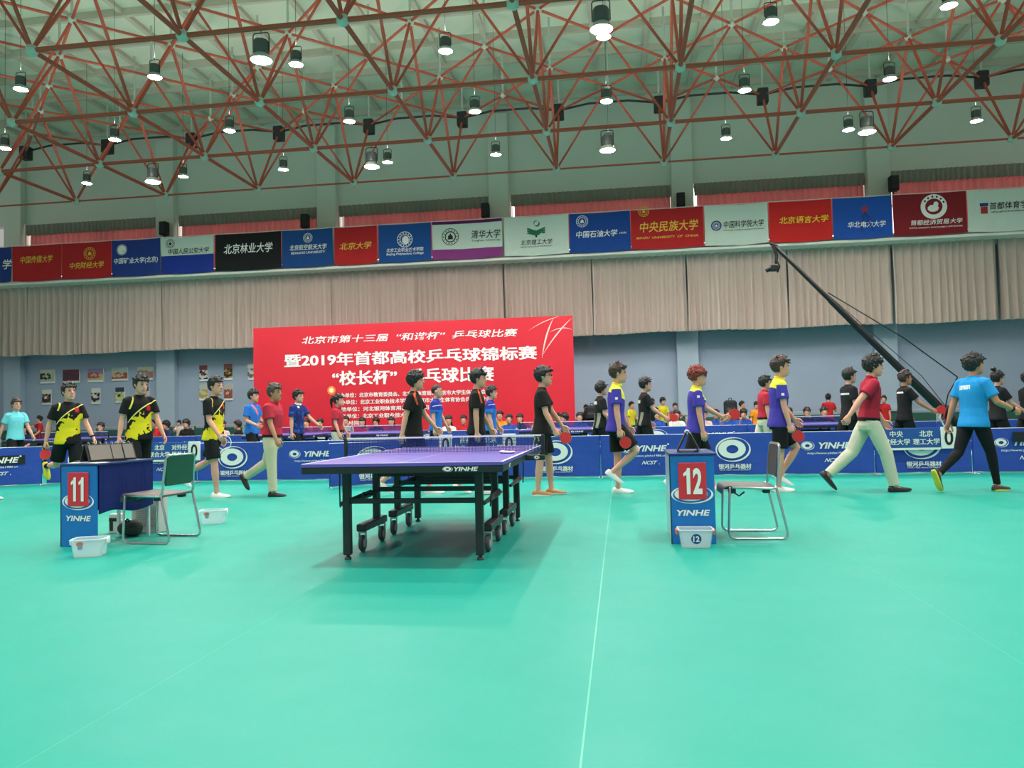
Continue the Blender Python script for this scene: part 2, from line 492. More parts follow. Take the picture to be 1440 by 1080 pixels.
        if tail:
            tb = MB()
            if tail == 'pony': tube(tb, [(-.10, 0, .16), (-.15, 0, .14), (-.155, 0, .06), (-.135, 0, -.04)], [.03, .032, .028, .010])
            elif tail == 'bun': ball(tb, (-.075, 0, .268), (.045, .045, .036))
            else: tube(tb, [(-.07, 0, .1), (-.10, 0, .0), (-.11, 0, -.10), (-.10, 0, -.16)], [(.07, .05), (.085, .04), (.08, .035), (.05, .02)], ref=(0, 1, 0))
            tb.v = [tuple(hp_(v)) for v in tb.v]; hb2.join(tb)
        obj('hair', hb2, hair_m or HAIR_BLACK, root, angle=180)
    if cap:
        cb = MB(); loft(cb, [sring(zz, f+.014, b-.014, w+.014) for zz, f, b, w in HEAD if zz > .15]+[sring(.24, .0, -.03, .02)])
        tube(cb, [(.09, -.0, .165), (.15, 0, .158), (.175, 0, .152)], [(.075, .008), (.065, .006), (.03, .004)], ref=(0, 1, 0))
        cb.v = [tuple(hp_(v)) for v in cb.v]; obj('cap', cb, cap, root)
    if glasses:
        g = MB()
        for s in (1, -1):
            tube(g, [(.102, s*.033+.022*math.cos(t), .12+.016*math.sin(t)) for t in [k*math.pi/5 for k in range(10)]], .003, seg=5, closed=True)
            tube(g, [(.102, s*.055, .124), (.03, s*.079, .122), (-.02, s*.080, .118)], .003, seg=5)
        tube(g, [(.104, -.011, .122), (.106, .011, .122)], .003, seg=5)
        g.v = [tuple(hp_(v)) for v in g.v]; obj('glasses', g, glasses, root)
    # shirt
    sm = MB()
    k = bw
    if tucked: rings = [(-.0, .112, -.115, .165), (.05, .125, -.125, .175)]
    else: rings = [(hem-.02, .135, -.142, .190), (hem+.02, .135, -.140, .190), (.05, .122, -.118, .174)]
    rings += [(.16, .112, -.105, .162), (.26, .118, -.112, .168), (.36, .120, -.118, .182), (.435, .108, -.112, .188), (.485, .082, -.098, .160), (.520, .062, -.080, .105), (.548, .052, -.066, .068), (.566, .050, -.062, .060)]
    loft(sm, [[tp(q) for q in sring(zz, f*k, b*k, w*k*(shw/S/.165)**(.5 if zz > .3 else 0))] for zz, f, b, w in rings])
    for (sp, e, w, d1, d2, s) in AR:
        L1 = .285*S*min(sleeve, 1)
        c = sp+np.array([0, -s*.035*S, -.005*S])
        pts = [c, sp+d1*.02*S, sp+d1*L1*.5, sp+d1*(L1-.005)]; rr = [(.064*S*k, .070*S*k), (.066*S*k, .072*S*k), (.066*S, .073*S), (.070*S, .078*S)]
        if sleeve > 1:
            pts = [c, sp+d1*.02*S, sp+d1*.15*S, e, e+d2*.12*S, w-d2*.02*S]; rr = [(.064*S, .07*S), (.066*S, .07*S), (.060*S, .062*S), .052*S, .046*S, .038*S]
        tube(sm, pts, rr, seg=14, rnd='start')
    sm = remesh(sm, voxel*1.05, 2)
    so = obj('shirt', sm, shirt, root, angle=180)
    if collar:
        cm = MB()
        pts = [tp((.012+.062*math.cos(t), .060*math.sin(t), .556+.012*math.cos(t+math.pi))) for t in [q*2*math.pi/16 for q in range(16)]]
        tube(cm, pts, [(.010*S, .022*S)]*16, seg=8, ref=tuple(Rt @ np.array([1, 0, 0.])), closed=True)
        obj('collar', cm, collar, root)
    # shorts or trousers
    bm = MB()
    loft(bm, [[tp(q) for q in sring(zz, f*k, b*k, w*k)] for zz, f, b, w in [(-.11, .09, -.11, .155), (-.05, .104, -.122, .166), (.0, .102, -.114, .164), (.06, .100, -.105, .155), (.085, .098, -.10, .152)]])
    for i, (H, K, A, fd, up) in enumerate(L):
        d1 = _nrm(K-H); d2 = _nrm(A-K)
        if long:
            tube(bm, [H, H+d1*.15*S, K-d1*.05*S, K, K+d2*.1*S, A-d2*.10*S, A-d2*.005*S], [.092*S*k, .096*S*k, .083*S, .080*S, .077*S, .068*S, .066*S] if long != 'slim' else [.090*S, .09*S, .066*S, .062*S, .060*S, .045*S, .042*S], seg=14, rnd='start')
        else:
            tube(bm, [H, H+d1*.12*S, H+d1*.24*S, H+d1*.355*S], [.090*S*k, .098*S*k, .102*S, .104*S], seg=14, rnd='start')
    bm = remesh(bm, voxel*1.05, 2)
    obj('trousers' if long else 'shorts', bm, bottom, root, angle=180)
    if tucked:
        be = MB(); loft(be, [[tp(q) for q in sring(zz, .125*k, -.126*k, .176*k)] for zz in (.015, .05)]); obj('belt', be, BLACK_CLOTH, root)
    if not seated:
        for (H, K, A, fd, up) in L:
            s3 = np.cross(up, fd); s3 = _nrm(s3); d2 = _nrm(A-K)
            sm = MB(); secs = [(-.078, .020, .040, .01), (-.066, .034, .074, .0), (-.02, .038, .088, .0), (.03, .041, .076, .0), (.08, .045, .060, .0), (.13, .048, .050, .0), (.175, .042, .042, .004), (.203, .026, .034, .010), (.212, .010, .026, .014)]
            rings = []
            for (xx, hw, top, bot) in secs:
                o = A+fd*xx*S-up*an
                prof = [(-1, 0), (-1.02, .25), (-.9, .6), (-.55, .92), (0, 1), (.55, .92), (.9, .6), (1.02, .25), (1, 0), (.5, -.02), (-.5, -.02)]
                rings.append([o+s3*hw*S*u+up*(bot+(top-bot)*vv)*S for u, vv in prof])
            loft(sm, rings)
            n = 11
            for fi, f in enumerate(sm.f):
                if len(f) == 4 and all((v % n) in (0, 1, 7, 8, 9, 10) for v in f): sm.m[fi] = 1
            obj('shoe', sm, [shoe_m, sole_m or SOLE_WHITE], root, angle=50)
            if sock_m and not long:
                sk2 = MB(); tube(sk2, [A-up*.02*S, A-d2*.03*S, A-d2*.10*S], [.040*S, .041*S, .044*S], seg=12); obj('sock', sk2, sock_m, root)
    if band is not None:
        sp, e, w, d1, d2, s = AR[band]; wb = MB(); tube(wb, [w-d2*.035*S, w-d2*.012*S], .033*S, seg=12, rnd=False); obj('wristband', wb, BLACK_CLOTH, root)
    return root

def world_of(root, v):
    a = root.rotation_euler.z; c, s = math.cos(a), math.sin(a)
    return Vector((root.location.x+c*v[0]-s*v[1], root.location.y+s*v[0]+c*v[1], root.location.z+v[2]))

def paddle(label, root, hand, tilt=0.0, face=None, back=False, grp='table tennis bats'):
    """a bat held in that hand: handle through the fist, blade beyond it"""
    w, d, n, t = HANDS[root.name, hand]
    a = root.rotation_euler.z; Rz = rotm('Z', a)
    wd = np.array(world_of(root, w)); d, n, t = Rz @ d, Rz @ n, Rz @ t
    ax = _nrm(d*math.cos(R(tilt))+t*math.sin(R(tilt)))
    g = wd+d*.070+n*.026
    fn = _nrm(n-ax*np.dot(n, ax)); sd = np.cross(ax, fn)
    if face is not None:
        fv = np.array(face, float); fn = _nrm(fv-ax*np.dot(fv, ax)); sd = np.cross(ax, fn)
    root_o = thing('table_tennis_bat', label, 'bat', tuple(g), 0, grp)
    Mx = np.stack([sd, ax, fn], 1)
    def part(nm, mb, m): mb.v = [tuple(Mx @ np.array(v)) for v in mb.v]; return obj(nm, mb, m, root_o)
    hb = MB(); tube(hb, [(0, -.05, 0), (0, 0, 0), (0, .05, 0)], [(.016, .012), (.013, .010), (.014, .010)], ref=(1, 0, 0)); part('handle', hb, WOOD)
    def blade(z0, z1, r):
        pts = []
        for k in range(28):
            th = k*2*math.pi/28; px = r*math.sin(th); py = .125-1.04*r*math.cos(th)
            pts.append((px, py))
        b = MB(); loft(b, [[(px, py, z0) for px, py in pts], [(px, py, z1) for px, py in pts]]); return b
    part('blade', blade(-.004, .004, .076), WOOD)
    part('rubber', blade(.004, .008, .074), BAT_RED); part('rubber', blade(-.008, -.004, .074), BAT_BLACK if not back else BAT_RED)
    return root_o

# cloth and skin
def cloth(name, col, pattern=None, rough=.85):
    if name in _mc: return _mc[name]
    m, nt, b = newmat(name); b.inputs['Roughness'].default_value = rough; b.inputs['Specular IOR Level'].default_value = .25
    base = srgb(*col); b.inputs['Base Color'].default_value = base
    bump(nt, b, 7.0, .55, .02, stretch=(1.2, 1.2, .7))
    if pattern:
        tc = nt.nodes.new('ShaderNodeTexCoord'); sx = nt.nodes.new('ShaderNodeSeparateXYZ'); nt.links.new(tc.outputs['Object'], sx.inputs[0])
        X, Y, Z = sx.outputs
        out = base
        for fn, c2 in pattern: out = mixc(nt, fn(nt, X, Y, Z, tc), out, srgb(*c2))
        nt.links.new(out, b.inputs['Base Color'])
    _mc[name] = m; return m

def lin(nt, terms, k):
    """sum of coefficient*socket + k"""
    o = None
    for c, s in terms:
        t = math_n(nt, 'MULTIPLY', s, c); o = t if o is None else math_n(nt, 'ADD', o, t)
    return math_n(nt, 'ADD', o, k)
def gt(nt, a, b): return math_n(nt, 'GREATER_THAN', a, b)
def lt(nt, a, b): return math_n(nt, 'LESS_THAN', a, b)
def land(nt, *a):
    o = a[0]
    for x in a[1:]: o = math_n(nt, 'MULTIPLY', o, x)
    return o
def noise(nt, tc, scale, detail=3):
    n = nt.nodes.new('ShaderNodeTexNoise'); n.inputs['Scale'].default_value = scale; n.inputs['Detail'].default_value = detail
    nt.links.new(tc.outputs['Object'], n.inputs[0]); return n.outputs[0]

SKIN = M('skin', (222, 162, 140), .55, spec=.35, var=.06, vscale=8)
SKIN_TAN = M('skin_tanned', (194, 136, 106), .55, spec=.35, var=.06, vscale=8)
HAIR_BLACK = M('hair_black', (30, 27, 28), .55, bmp=('Object',) and (60.0, .6, .01))
HAIR_GREY = M('hair_greying', (74, 68, 64), .6, bmp=(60.0, .6, .01))
HAIR_RED = M('hair_dyed_red', (128, 46, 38), .55, bmp=(50.0, .7, .012))
HAIR_BROWN = M('hair_brown', (62, 44, 38), .55, bmp=(60.0, .6, .01))
EYE_M = M('eye_dark', (28, 22, 20), .3)
LIP_M = M('lips', (178, 104, 96), .5)
BLACK_CLOTH = cloth('black_cloth', (26, 27, 30))
SOLE_WHITE = M('sole_white', (232, 232, 226), .6)
WOOD = M('bat_wood', (190, 150, 100), .5)
BAT_RED = M('bat_rubber_red', (206, 40, 44), .55)
BAT_BLACK = M('bat_rubber_black', (30, 30, 32), .55)
# ---------------------------------------------------------------- hall shell
X0, X1, YW = -27.0, 17.0, 25.95
def struct(name, mb, m, **k): return tag(obj(name, mb, m, **k), kind='structure')

def floor_mat():
    m, nt, b = newmat('sports_floor')
    tc = nt.nodes.new('ShaderNodeTexCoord'); sx = nt.nodes.new('ShaderNodeSeparateXYZ'); nt.links.new(tc.outputs['Object'], sx.inputs[0])
    def seam(s, period, off, wd):
        t = math_n(nt, 'ADD', s, off); t = math_n(nt, 'DIVIDE', t, period); t = math_n(nt, 'FRACT', t); t = math_n(nt, 'SUBTRACT', t, .5)
        t = math_n(nt, 'ABSOLUTE', t); return math_n(nt, 'LESS_THAN', t, wd/period/2)
    s1 = seam(sx.outputs[0], 1.8, .155+.9, .006)
    n = nt.nodes.new('ShaderNodeTexNoise'); n.inputs['Scale'].default_value = .9; n.inputs['Detail'].default_value = 6
    nt.links.new(tc.outputs['Object'], n.inputs[0])
    c = mixc(nt, n.outputs[0], srgb(14, 145, 128), srgb(24, 155, 138))
    cs = math_n(nt, 'LESS_THAN', math_n(nt, 'ABSOLUTE', math_n(nt, 'ADD', sx.outputs[0], .155)), .0035)
    c = mixc(nt, math_n(nt, 'MULTIPLY', cs, .30), c, srgb(150, 224, 200))
    c = mixc(nt, math_n(nt, 'MULTIPLY', s1, .13), c, srgb(150, 224, 200))
    nt.links.new(c, b.inputs['Base Color'])
    n2 = nt.nodes.new('ShaderNodeTexNoise'); n2.inputs['Scale'].default_value = 2.2; n2.inputs['Detail'].default_value = 5
    nt.links.new(tc.outputs['Object'], n2.inputs[0])
    b.inputs['Roughness'].default_value = .42
    r = math_n(nt, 'MULTIPLY_ADD', n2.outputs[0], .18); 
    r.node.inputs[2].default_value = .34
    nt.links.new(r, b.inputs['Roughness'])
    b.inputs['Specular IOR Level'].default_value = .30
    bump(nt, b, 220.0, .12, .002)
    return m
mb = MB(); box(mb, X0, X1, -9, 26.2, -.12, 0); struct('floor', mb, floor_mat(), smooth=False)

PAINT_UP = M('upper_paint', (212, 218, 204), .8, var=.04, vscale=.8)
PAINT_LOW = M('lower_paint_blue', (164, 178, 200), .75, var=.05, vscale=1.2)
PAINT_PIL = M('pillar_paint_blue', (172, 188, 206), .75, var=.04, vscale=1.2)
CEIL = M('ceiling_panel', (214, 220, 198), .85, var=.07, vscale=.6)
PURLIN = M('purlin', (196, 190, 172), .8)
# far wall: blue below the gallery ledge, pale above, with high window openings between the pillars
PIL = [-22.3+6.13*i for i in range(7)]
PW, PY = .35, 25.68
mb = MB()
box(mb, X0, X1, YW, YW+.3, -.1, 6.6, 0)
box(mb, X0, X1, YW, YW+.3, 8.61, 12.0, 1)
for i, px in enumerate(PIL[:-1]+[PIL[-1]]):
    box(mb, px-PW-.02, px+PW+.02, YW, YW+.3, 6.6, 8.61, 1)
struct('wall_back', mb, [PAINT_LOW, PAINT_UP], smooth=False)
for i, px in enumerate(PIL):
    mb = MB(); box(mb, px-PW, px+PW, PY, YW, 0, 6.2, 0, .015); box(mb, px-PW, px+PW, PY, YW, 6.2, 11.4, 1, .015)
    struct('trim_%d' % (i+1), mb, [PAINT_PIL, PAINT_UP], smooth=False)
# ceiling deck with purlins
mb = MB(); box(mb, X0, X1, 5, 26.3, 11.8, 12.0, 0)
y = 6.0
while y < 26: box(mb, X0, X1, y-.05, y+.05, 11.60, 11.8, 1); y += 1.5
x = -26.0
while x < 16: box(mb, x-.07, x+.07, 5, 26, 11.68, 11.8, 1); x += 1.5
struct('ceiling', mb, [CEIL, PURLIN], smooth=False)
# gallery ledge under the flags
LEDGE = M('ledge_paint', (236, 234, 224), .7)
mb = MB(); box(mb, X0, X1, 24.42, YW, 6.06, 6.15, 0, .01); struct('trim_8', mb, LEDGE, smooth=False)
# green dado and rail along the foot of the wall
DADO = M('dado_green', (44, 92, 82), .6, var=.15, vscale=2); RAIL = M('rail_pale', (176, 190, 186), .5)
mb = MB(); box(mb, X0, X1, 25.5, 25.6, .62, .86, 0); box(mb, X0, X1, 25.5, 25.6, .05, .50, 0)
box(mb, X0, X1, 25.47, 25.63, .93, .98, 1)
x = X0+.6
while x < X1: box(mb, x-.04, x+.04, 25.49, 25.61, 0, .95, 1); x += 1.9
struct('trim_9', mb, [DADO, RAIL], smooth=False)

# high windows: bright panes behind pink curtains and grey valances
PANE = M('window_daylight', (240, 246, 250), .4, emit=(1, 1, 1, 1.5))
def pleat(mb, x0, x1, yc, z0, z1, amp, per, mi=0, seed=0, hem=0.0, th=.012, gather=0.0):
    rnd = random.Random(seed); n = max(8, int((x1-x0)/.035)); A = []
    ph = rnd.random()*6; fr = []
    for i in range(n+1):
        x = x0+(x1-x0)*i/n
        p = x/per+.35*math.sin(x*1.7+ph)+.2*math.sin(x*4.1+ph*2)
        d = amp*(.75*math.copysign(abs(math.sin(p*2*math.pi))**.6, math.sin(p*2*math.pi))+.38*math.sin(p*4*math.pi+1+.9*math.sin(x*2.3+ph))*(.5+.5*math.sin(x*3.1)))
        hz = hem*(math.sin(x*.9+ph)+.5*math.sin(x*2.9+ph))
        A.append((x, d, hz))
    R_ = 4
    for s in (0, 1):
        vs = []
        for r in range(R_+1):
            t = r/R_
            for x, d, hz in A: vs.append((x+.01*math.sin(x*9+t*5), yc+d*(.65+.5*(1-t))+(th if s else 0), z0+hz+(z1-z0-hz)*t))
        fs = []
        for r in range(R_):
            for i in range(n):
                a = r*(n+1)+i; q = (a, a+1, a+n+2, a+n+1); fs.append(q if not s else q[::-1])
        mb.add(vs, fs, mi)
    return mb
PINK = M('pink_curtain', (236, 160, 156), .85)
_nt = PINK.node_tree; _tl = _nt.nodes.new('ShaderNodeBsdfTranslucent'); _tl.inputs[0].default_value = srgb(222, 176, 174); _mx = _nt.nodes.new('ShaderNodeMixShader'); _mx.inputs[0].default_value = .30
_nt.links.new(_nt.nodes['Principled BSDF'].outputs[0], _mx.inputs[1]); _nt.links.new(_tl.outputs[0], _mx.inputs[2]); _nt.links.new(_mx.outputs[0], _nt.nodes['Material Output'].inputs[0])
VAL = M('grey_valance', (150, 146, 134), .9)
BEIGE = M('beige_curtain', (200, 180, 170), .85, var=.05, vscale=1.5)
for i in range(len(PIL)-1):
    a, b = PIL[i]+PW+.02, PIL[i+1]-PW-.02
    mb = MB(); box(mb, a, b, 26.45, 26.5, 6.6, 8.61, 0)
    w = struct('window_%d' % (i+1), mb, PANE, smooth=False)
    fr = MB(); box(fr, a, b, 26.38, 26.44, 7.56, 7.64); box(fr, (a+b)/2-.04, (a+b)/2+.04, 26.38, 26.44, 6.6, 8.61); obj('window_frame', fr, RAIL, w)
    pos = ['furthest left, cut by the picture edge', 'above the red flags and the white and blue flag', 'above the black flag and the plain blue flag', 'above the flag with purple bands', 'above the blue oil university flag and the big red flag', 'furthest right, above the dark red flag'][i]
    side = ['first', 'second', 'third', 'fourth', 'fifth', 'sixth'][i]
    mb = MB(); pleat(mb, a+.10, b-.03, 26.15, 6.65, 8.58, .045, .19, seed=i); pleat(mb, a+.02, b, 26.02, 8.10, 8.60, .03, .13, 1, seed=i+20)
    c = thing('window_curtain', 'pink high window curtain, %s' % pos, 'curtain', ((a+b)/2, 26.0, 7.6), 0, 'pink curtains in the high windows')
    for nm, mi, mm in (('curtain_panel', 0, PINK), ('valance', 1, VAL)):
        q = MB()
        if mi == 0: pleat(q, a+.12-(a+b)/2, b-.03-(a+b)/2, .06, -.95, .98, .075, .21, seed=i)
        else: pleat(q, a+.02-(a+b)/2, b-(a+b)/2, -.09, .60, 1.0, .055, .17, seed=i+20)
        obj(nm, q, mm, c, angle=180)
# long beige curtains under the ledge
bx = [-27.0, -24.2, -21.05, -18.9, -15.85, -13.0, -9.6, -6.6, -3.7, -.8, 2.2, 5.3, 8.4, 11.4, 14.6]
where = ['beyond the left edge', 'at the left edge of the hall wall', 'above the left photo prints', 'under the two red flags', 'under the white and blue flag', 'under the black flag', 'above the left end of the red backdrop',
         'above the first characters of the red backdrop title', 'above the middle of the red backdrop', 'above the right end of the red backdrop', 'right of the red backdrop', 'under the crane head', 'crossed by the upper crane boom', 'crossed by no boom, right of the crane']
for i in range(len(bx)-1):
    if bx[i+1] < -23.4 or bx[i] > 13.2: continue
    mb = MB(); pleat(mb, -(bx[i+1]-bx[i])/2+.015, (bx[i+1]-bx[i])/2-.015, 0, 3.60, 6.08, .10, .24, seed=40+i, hem=.02)
    tag(obj('beige_curtain', mb, BEIGE, loc=((bx[i]+bx[i+1])/2, 25.0, 0), angle=180), 'long beige pleated curtain hanging %s' % where[i], 'curtain', 'beige curtains under the ledge')

# ---------------------------------------------------------------- space frame
STEEL = M('frame_red_paint', (192, 84, 62), .5, var=.12, vscale=2.5); NODE = M('node_green_paint', (188, 200, 186), .5)
DARK = M('dark_metal', (44, 44, 46), .5)
fr_root = thing('space_frame', 'red tubular steel space frame with pale ball nodes under the ceiling', 'roof frame', (0, 0, 0))
AX, AY, ZB, ZT, MOD = -1.612, 21.68, 8.035, 10.30, 3.0
def inview(x, y): return -.86*y-2.2 < x < .58*y+2.2
tube_me = {}
def unit_tube(seg, m):
    if (seg, m.name) not in tube_me:
        t = MB(); loft(t, [[(math.cos(a*2*math.pi/seg), math.sin(a*2*math.pi/seg), z) for a in range(seg)] for z in (0, 1)]); tube_me[seg, m.name] = mesh_of('tube', t, m)
    return tube_me[seg, m.name]
def member(name, a, b, r, parent, m=None, seg=10):
    a, b = Vector(a), Vector(b); d = b-a
    o = obj(name, unit_tube(seg, m or STEEL), None, parent, a)
    o.rotation_mode = 'QUATERNION'; o.rotation_quaternion = d.to_track_quat('Z', 'Y'); o.scale = (r, r, d.length); return o
bot = {}; top = {}
for j in range(0, 5):
    for i in range(-9, 7):
        P = (AX+MOD*i, AY-MOD*j)
        if inview(*P): bot[i, j] = (P[0], P[1], ZB)
for j2 in range(-1, 10):           # half rows
    for i2 in range(-19, 14):
        if (i2 + j2) % 2 == 0: continue
        P = (AX+MOD*i2/2, AY-MOD*j2/2)
        if inview(*P) and P[1] > 8.5: top[i2, j2] = (P[0], P[1], ZT)
segs = []
for (i, j), p in bot.items():
    if (i+1, j) in bot: segs.append(('bottom_chord', p, bot[i+1, j], .026 if j == 0 else .046))
    if (i, j+1) in bot: segs.append(('bottom_chord', p, bot[i, j+1], .046))
    for di, dj in ((1, 0), (-1, 0), (0, 1), (0, -1)):
        q = top.get((2*i+di, 2*j+dj))
        if q: segs.append(('diagonal_brace', p, q, .036 if dj else .029))
for (a, b), p in top.items():
    for da, db in ((1, 1), (1, -1)):
        q = top.get((a+da, b+db))
        if q: segs.append(('top_chord', p, q, .033))
eye = Vector((0, 0, EYE))
for nm in ('bottom_chord', 'diagonal_brace', 'top_chord'):
    S_ = sorted([s for s in segs if s[0] == nm], key=lambda s: ((Vector(s[1])+Vector(s[2]))/2-eye).length)
    keep = [s for s in S_ if ((Vector(s[1])+Vector(s[2]))/2).y > 11][:95]
    rest = [s for s in S_ if s not in keep]
    for s in keep: member(nm, s[1], s[2], s[3], fr_root)
    if rest:
        mb = MB()
        for s in rest: tube(mb, [s[1], s[2]], s[3], seg=8, ref=(.3, .9, .2), rnd=False)
        tag(obj(nm, mb, STEEL, fr_root), kind='stuff')
bm_ = MB(); ball(bm_, (0, 0, 0), 1.0, seg=14, rings=9); ball_me = mesh_of('node_ball', bm_, NODE, angle=180)
nodes = sorted([(p, .115) for p in bot.values()]+[(p, .095) for p in top.values()], key=lambda s: (Vector(s[0])-eye).length)
nodes = [n for n in nodes if n[0][1] > 11.5]
for k, (p, r) in enumerate(nodes):
    if k < 98: o = obj('node_ball', ball_me, None, fr_root, p); o.scale = (r, r, r)
mb = MB()
for p, r in nodes[98:]: ball(mb, p, r, seg=12, rings=8)
if len(nodes) > 98: tag(obj('node_ball', mb, NODE, fr_root, angle=180), kind='stuff')
mb = MB()
for p in top.values(): tube(mb, [p, (p[0], p[1], 11.66)], .03, seg=8, ref=(1, 0, 0), rnd=False)
tag(obj('roof_post', mb, NODE, fr_root), kind='stuff')
for (a, b), p in top.items():
    if b == -1:
        mb = MB(); box(mb, -.15, .15, -.15, .15, -.26, .18, 0, .02); 
        o = obj('bearing', mb, DARK, fr_root, p)
        q = top.get((a+2, b))
        if q: mb = MB(); tube(mb, [(p[0], p[1], p[2]+.02), (p[0]+.9, p[1], p[2]+.16), (q[0]-.9, q[1], q[2]+.16), (q[0], q[1], q[2]+.02)], .034, seg=8, ref=(0, 1, 0)); obj('edge_chord', mb, DARK, fr_root)

# ---------------------------------------------------------------- high-bay lamps
LENS = M('lamp_lens', (255, 255, 255), .4, emit=LAMP_COLOR+(LENS_GLOW,)); LENS_B = M('lamp_lens_bright', (255, 255, 255), .4, emit=LAMP_COLOR+(LENS_GLOW*1.8,))
HOUS = M('lamp_housing', (92, 98, 96), .5, metal=.3); REFL = M('lamp_reflector', (190, 196, 190), .35, metal=.6)
def make_lamp(label, bright):
    t = thing('high_bay_lamp', label, 'lamp'); k = 1.15 if bright else .84
    def obj(nm, mb, m, par): mb.v = [(a*k, b*k, c*k) for a, b, c in mb.v]; return globals()['obj'](nm, mb, m, par)
    mb = MB(); lathe(mb, [(.05, .30), (.105, .30), (.12, .27), (.12, .10), (.10, .08)], 18); obj('housing', mb, HOUS, t)
    mb = MB(); lathe(mb, [(.10, .09), (.125, .07), (.165, .005), (.168, -.012), (.160, -.012), (.12, .06)], 20, cap=False); obj('reflector', mb, REFL, t)
    mb = MB(); lathe(mb, [(.156, -.006), (.12, .004), (.05, .008), (.002, .009)][::-1], 20, cap=True); obj('lens', mb, LENS_B if bright else LENS, t)
    if not bright:
        u = bpy.data.lights.new('added_uplight', 'AREA'); u.shape = 'DISK'; u.size = .18; u.energy = UP_WATTS; u.color = LAMP_COLOR  # added fill above the closed housing, lifts the ceiling and roof frame
        uo = bpy.data.objects.new('added_uplight', u); C.objects.link(uo); uo.parent = t; uo.location = (0, 0, .40); uo.rotation_euler = (math.pi, 0, 0)
    mb = MB(); tube(mb, bezier_round([(-.13, 0, .12), (-.13, 0, .42), (.13, 0, .42), (.13, 0, .12)], .05), .009, seg=6, ref=(0, 1, 0)); obj('bracket', mb, DARK, t)
    mb = MB(); tube(mb, [(0, 0, .42), (0, 0, (11.62-8.05)/k if not bright else .55/k)], .006, seg=5, ref=(1, 0, 0)); obj('suspension_wire', mb, DARK, t)
    l = bpy.data.lights.new('lamp_beam', 'AREA'); l.shape = 'DISK'; l.size = .28; l.energy = LAMP_WATTS*(1.8 if bright else 1.0); l.color = LAMP_COLOR; l.spread = R(BEAM)
    o = bpy.data.objects.new('lamp_beam', l); C.objects.link(o); o.parent = t; o.location = (0, 0, -.02)
    return t
lamp_a = make_lamp('x', False); lamp_b = make_lamp('x', True)
used = [False, False]
ORD = ['first', 'second', 'third', 'fourth', 'fifth', 'sixth', 'seventh', 'eighth', 'ninth', 'tenth', 'eleventh', 'twelfth']
for y, xs, rn in ((20.18, range(-5, 4), 'row nearest the wall'), (17.18, range(-5, 4), 'second row from the wall'), (14.18, range(-4, 4), 'third row from the wall')):
    for n, k in enumerate(xs):
        lb = 'small high-bay lamp, %s from the left in the %s' % (ORD[n], rn)
        o = dup(lamp_a, (-.12+3*k, y, 8.06), 0, lb, 'high-bay lamps') if used[0] else lamp_a
        if not used[0]: used[0] = True; o.location = (-.12+3*k, y, 8.06); tag(o, lb, None, 'high-bay lamps')
for x, y, lb in ((-12.08, 18.68, 'bright low-hung lamp at far left, above the black flag'), (-6.08, 18.68, 'bright low-hung lamp above the first half of the flag line, left of centre'), (-.14, 18.68, 'bright low-hung lamp right of centre, in line with the far pillars'), (5.85, 18.68, 'bright low-hung lamp at far right, beside a pillar top'),
                 (-6.12, 12.68, 'large bright lamp nearest the camera on the left'), (-.14, 12.68, 'large bright lamp nearest the camera at top centre')):
    o = dup(lamp_b, (x, y, 7.46), 0, lb, 'low-hung bright lamps') if used[1] else lamp_b
    if not used[1]: used[1] = True; o.location = (x, y, 7.46); tag(o, lb, None, 'low-hung bright lamps')
# the same rows of lamps go on over and behind the camera
for y in (10.2, 5.7, 1.2, -3.3):
    for x in (-15, -9.1, -3.1, 2.9, 8.9):
        l = bpy.data.lights.new('row_lamp', 'AREA'); l.shape = 'DISK'; l.size = .32; l.energy = LAMP_WATTS*ROW_K; l.spread = R(118); l.color = LAMP_COLOR
        o = bpy.data.objects.new('row_lamp', l); C.objects.link(o); o.location = (x, y, 8.06)
# ---------------------------------------------------------------- flags on the ledge
def flagmat(name, col): return cloth('flag_'+name, col, rough=.8)
WHITE_INK = M('ink_white', (240, 240, 236), .7); BLACK_INK = M('ink_black', (28, 28, 32), .7); GOLD_INK = M('ink_gold', (236, 186, 60), .6); GREEN_INK = M('ink_green', (20, 108, 70), .7); BLUE_INK = M('ink_blue', (24, 52, 120), .7); RED_INK = M('ink_red', (170, 40, 50), .7)
def emblem(mb, cx, cz, r, mi, fill=None):
    ellipse_ring(mb, (cx, cz), r, r, (cx, cz), r*.92, r*.92, -.006, mi=mi, seg=28); ellipse_ring(mb, (cx, cz), r*.66, r*.66, (cx, cz), r*.58, r*.58, -.006, mi=mi, seg=24)
    for k in range(14):
        a = k*2*math.pi/14; disc(mb, (cx+r*.79*math.cos(a), cz+r*.79*math.sin(a)), r*.075, r*.075, -.006, 6, mi)
    disc(mb, (cx, cz), r*.3, r*.22, -.006, 12, mi); mb.add([(cx-r*.35, -.006, cz-r*.3), (cx+r*.35, -.006, cz-r*.3), (cx, -.006, cz+r*.45)], [(0, 1, 2)], mi)
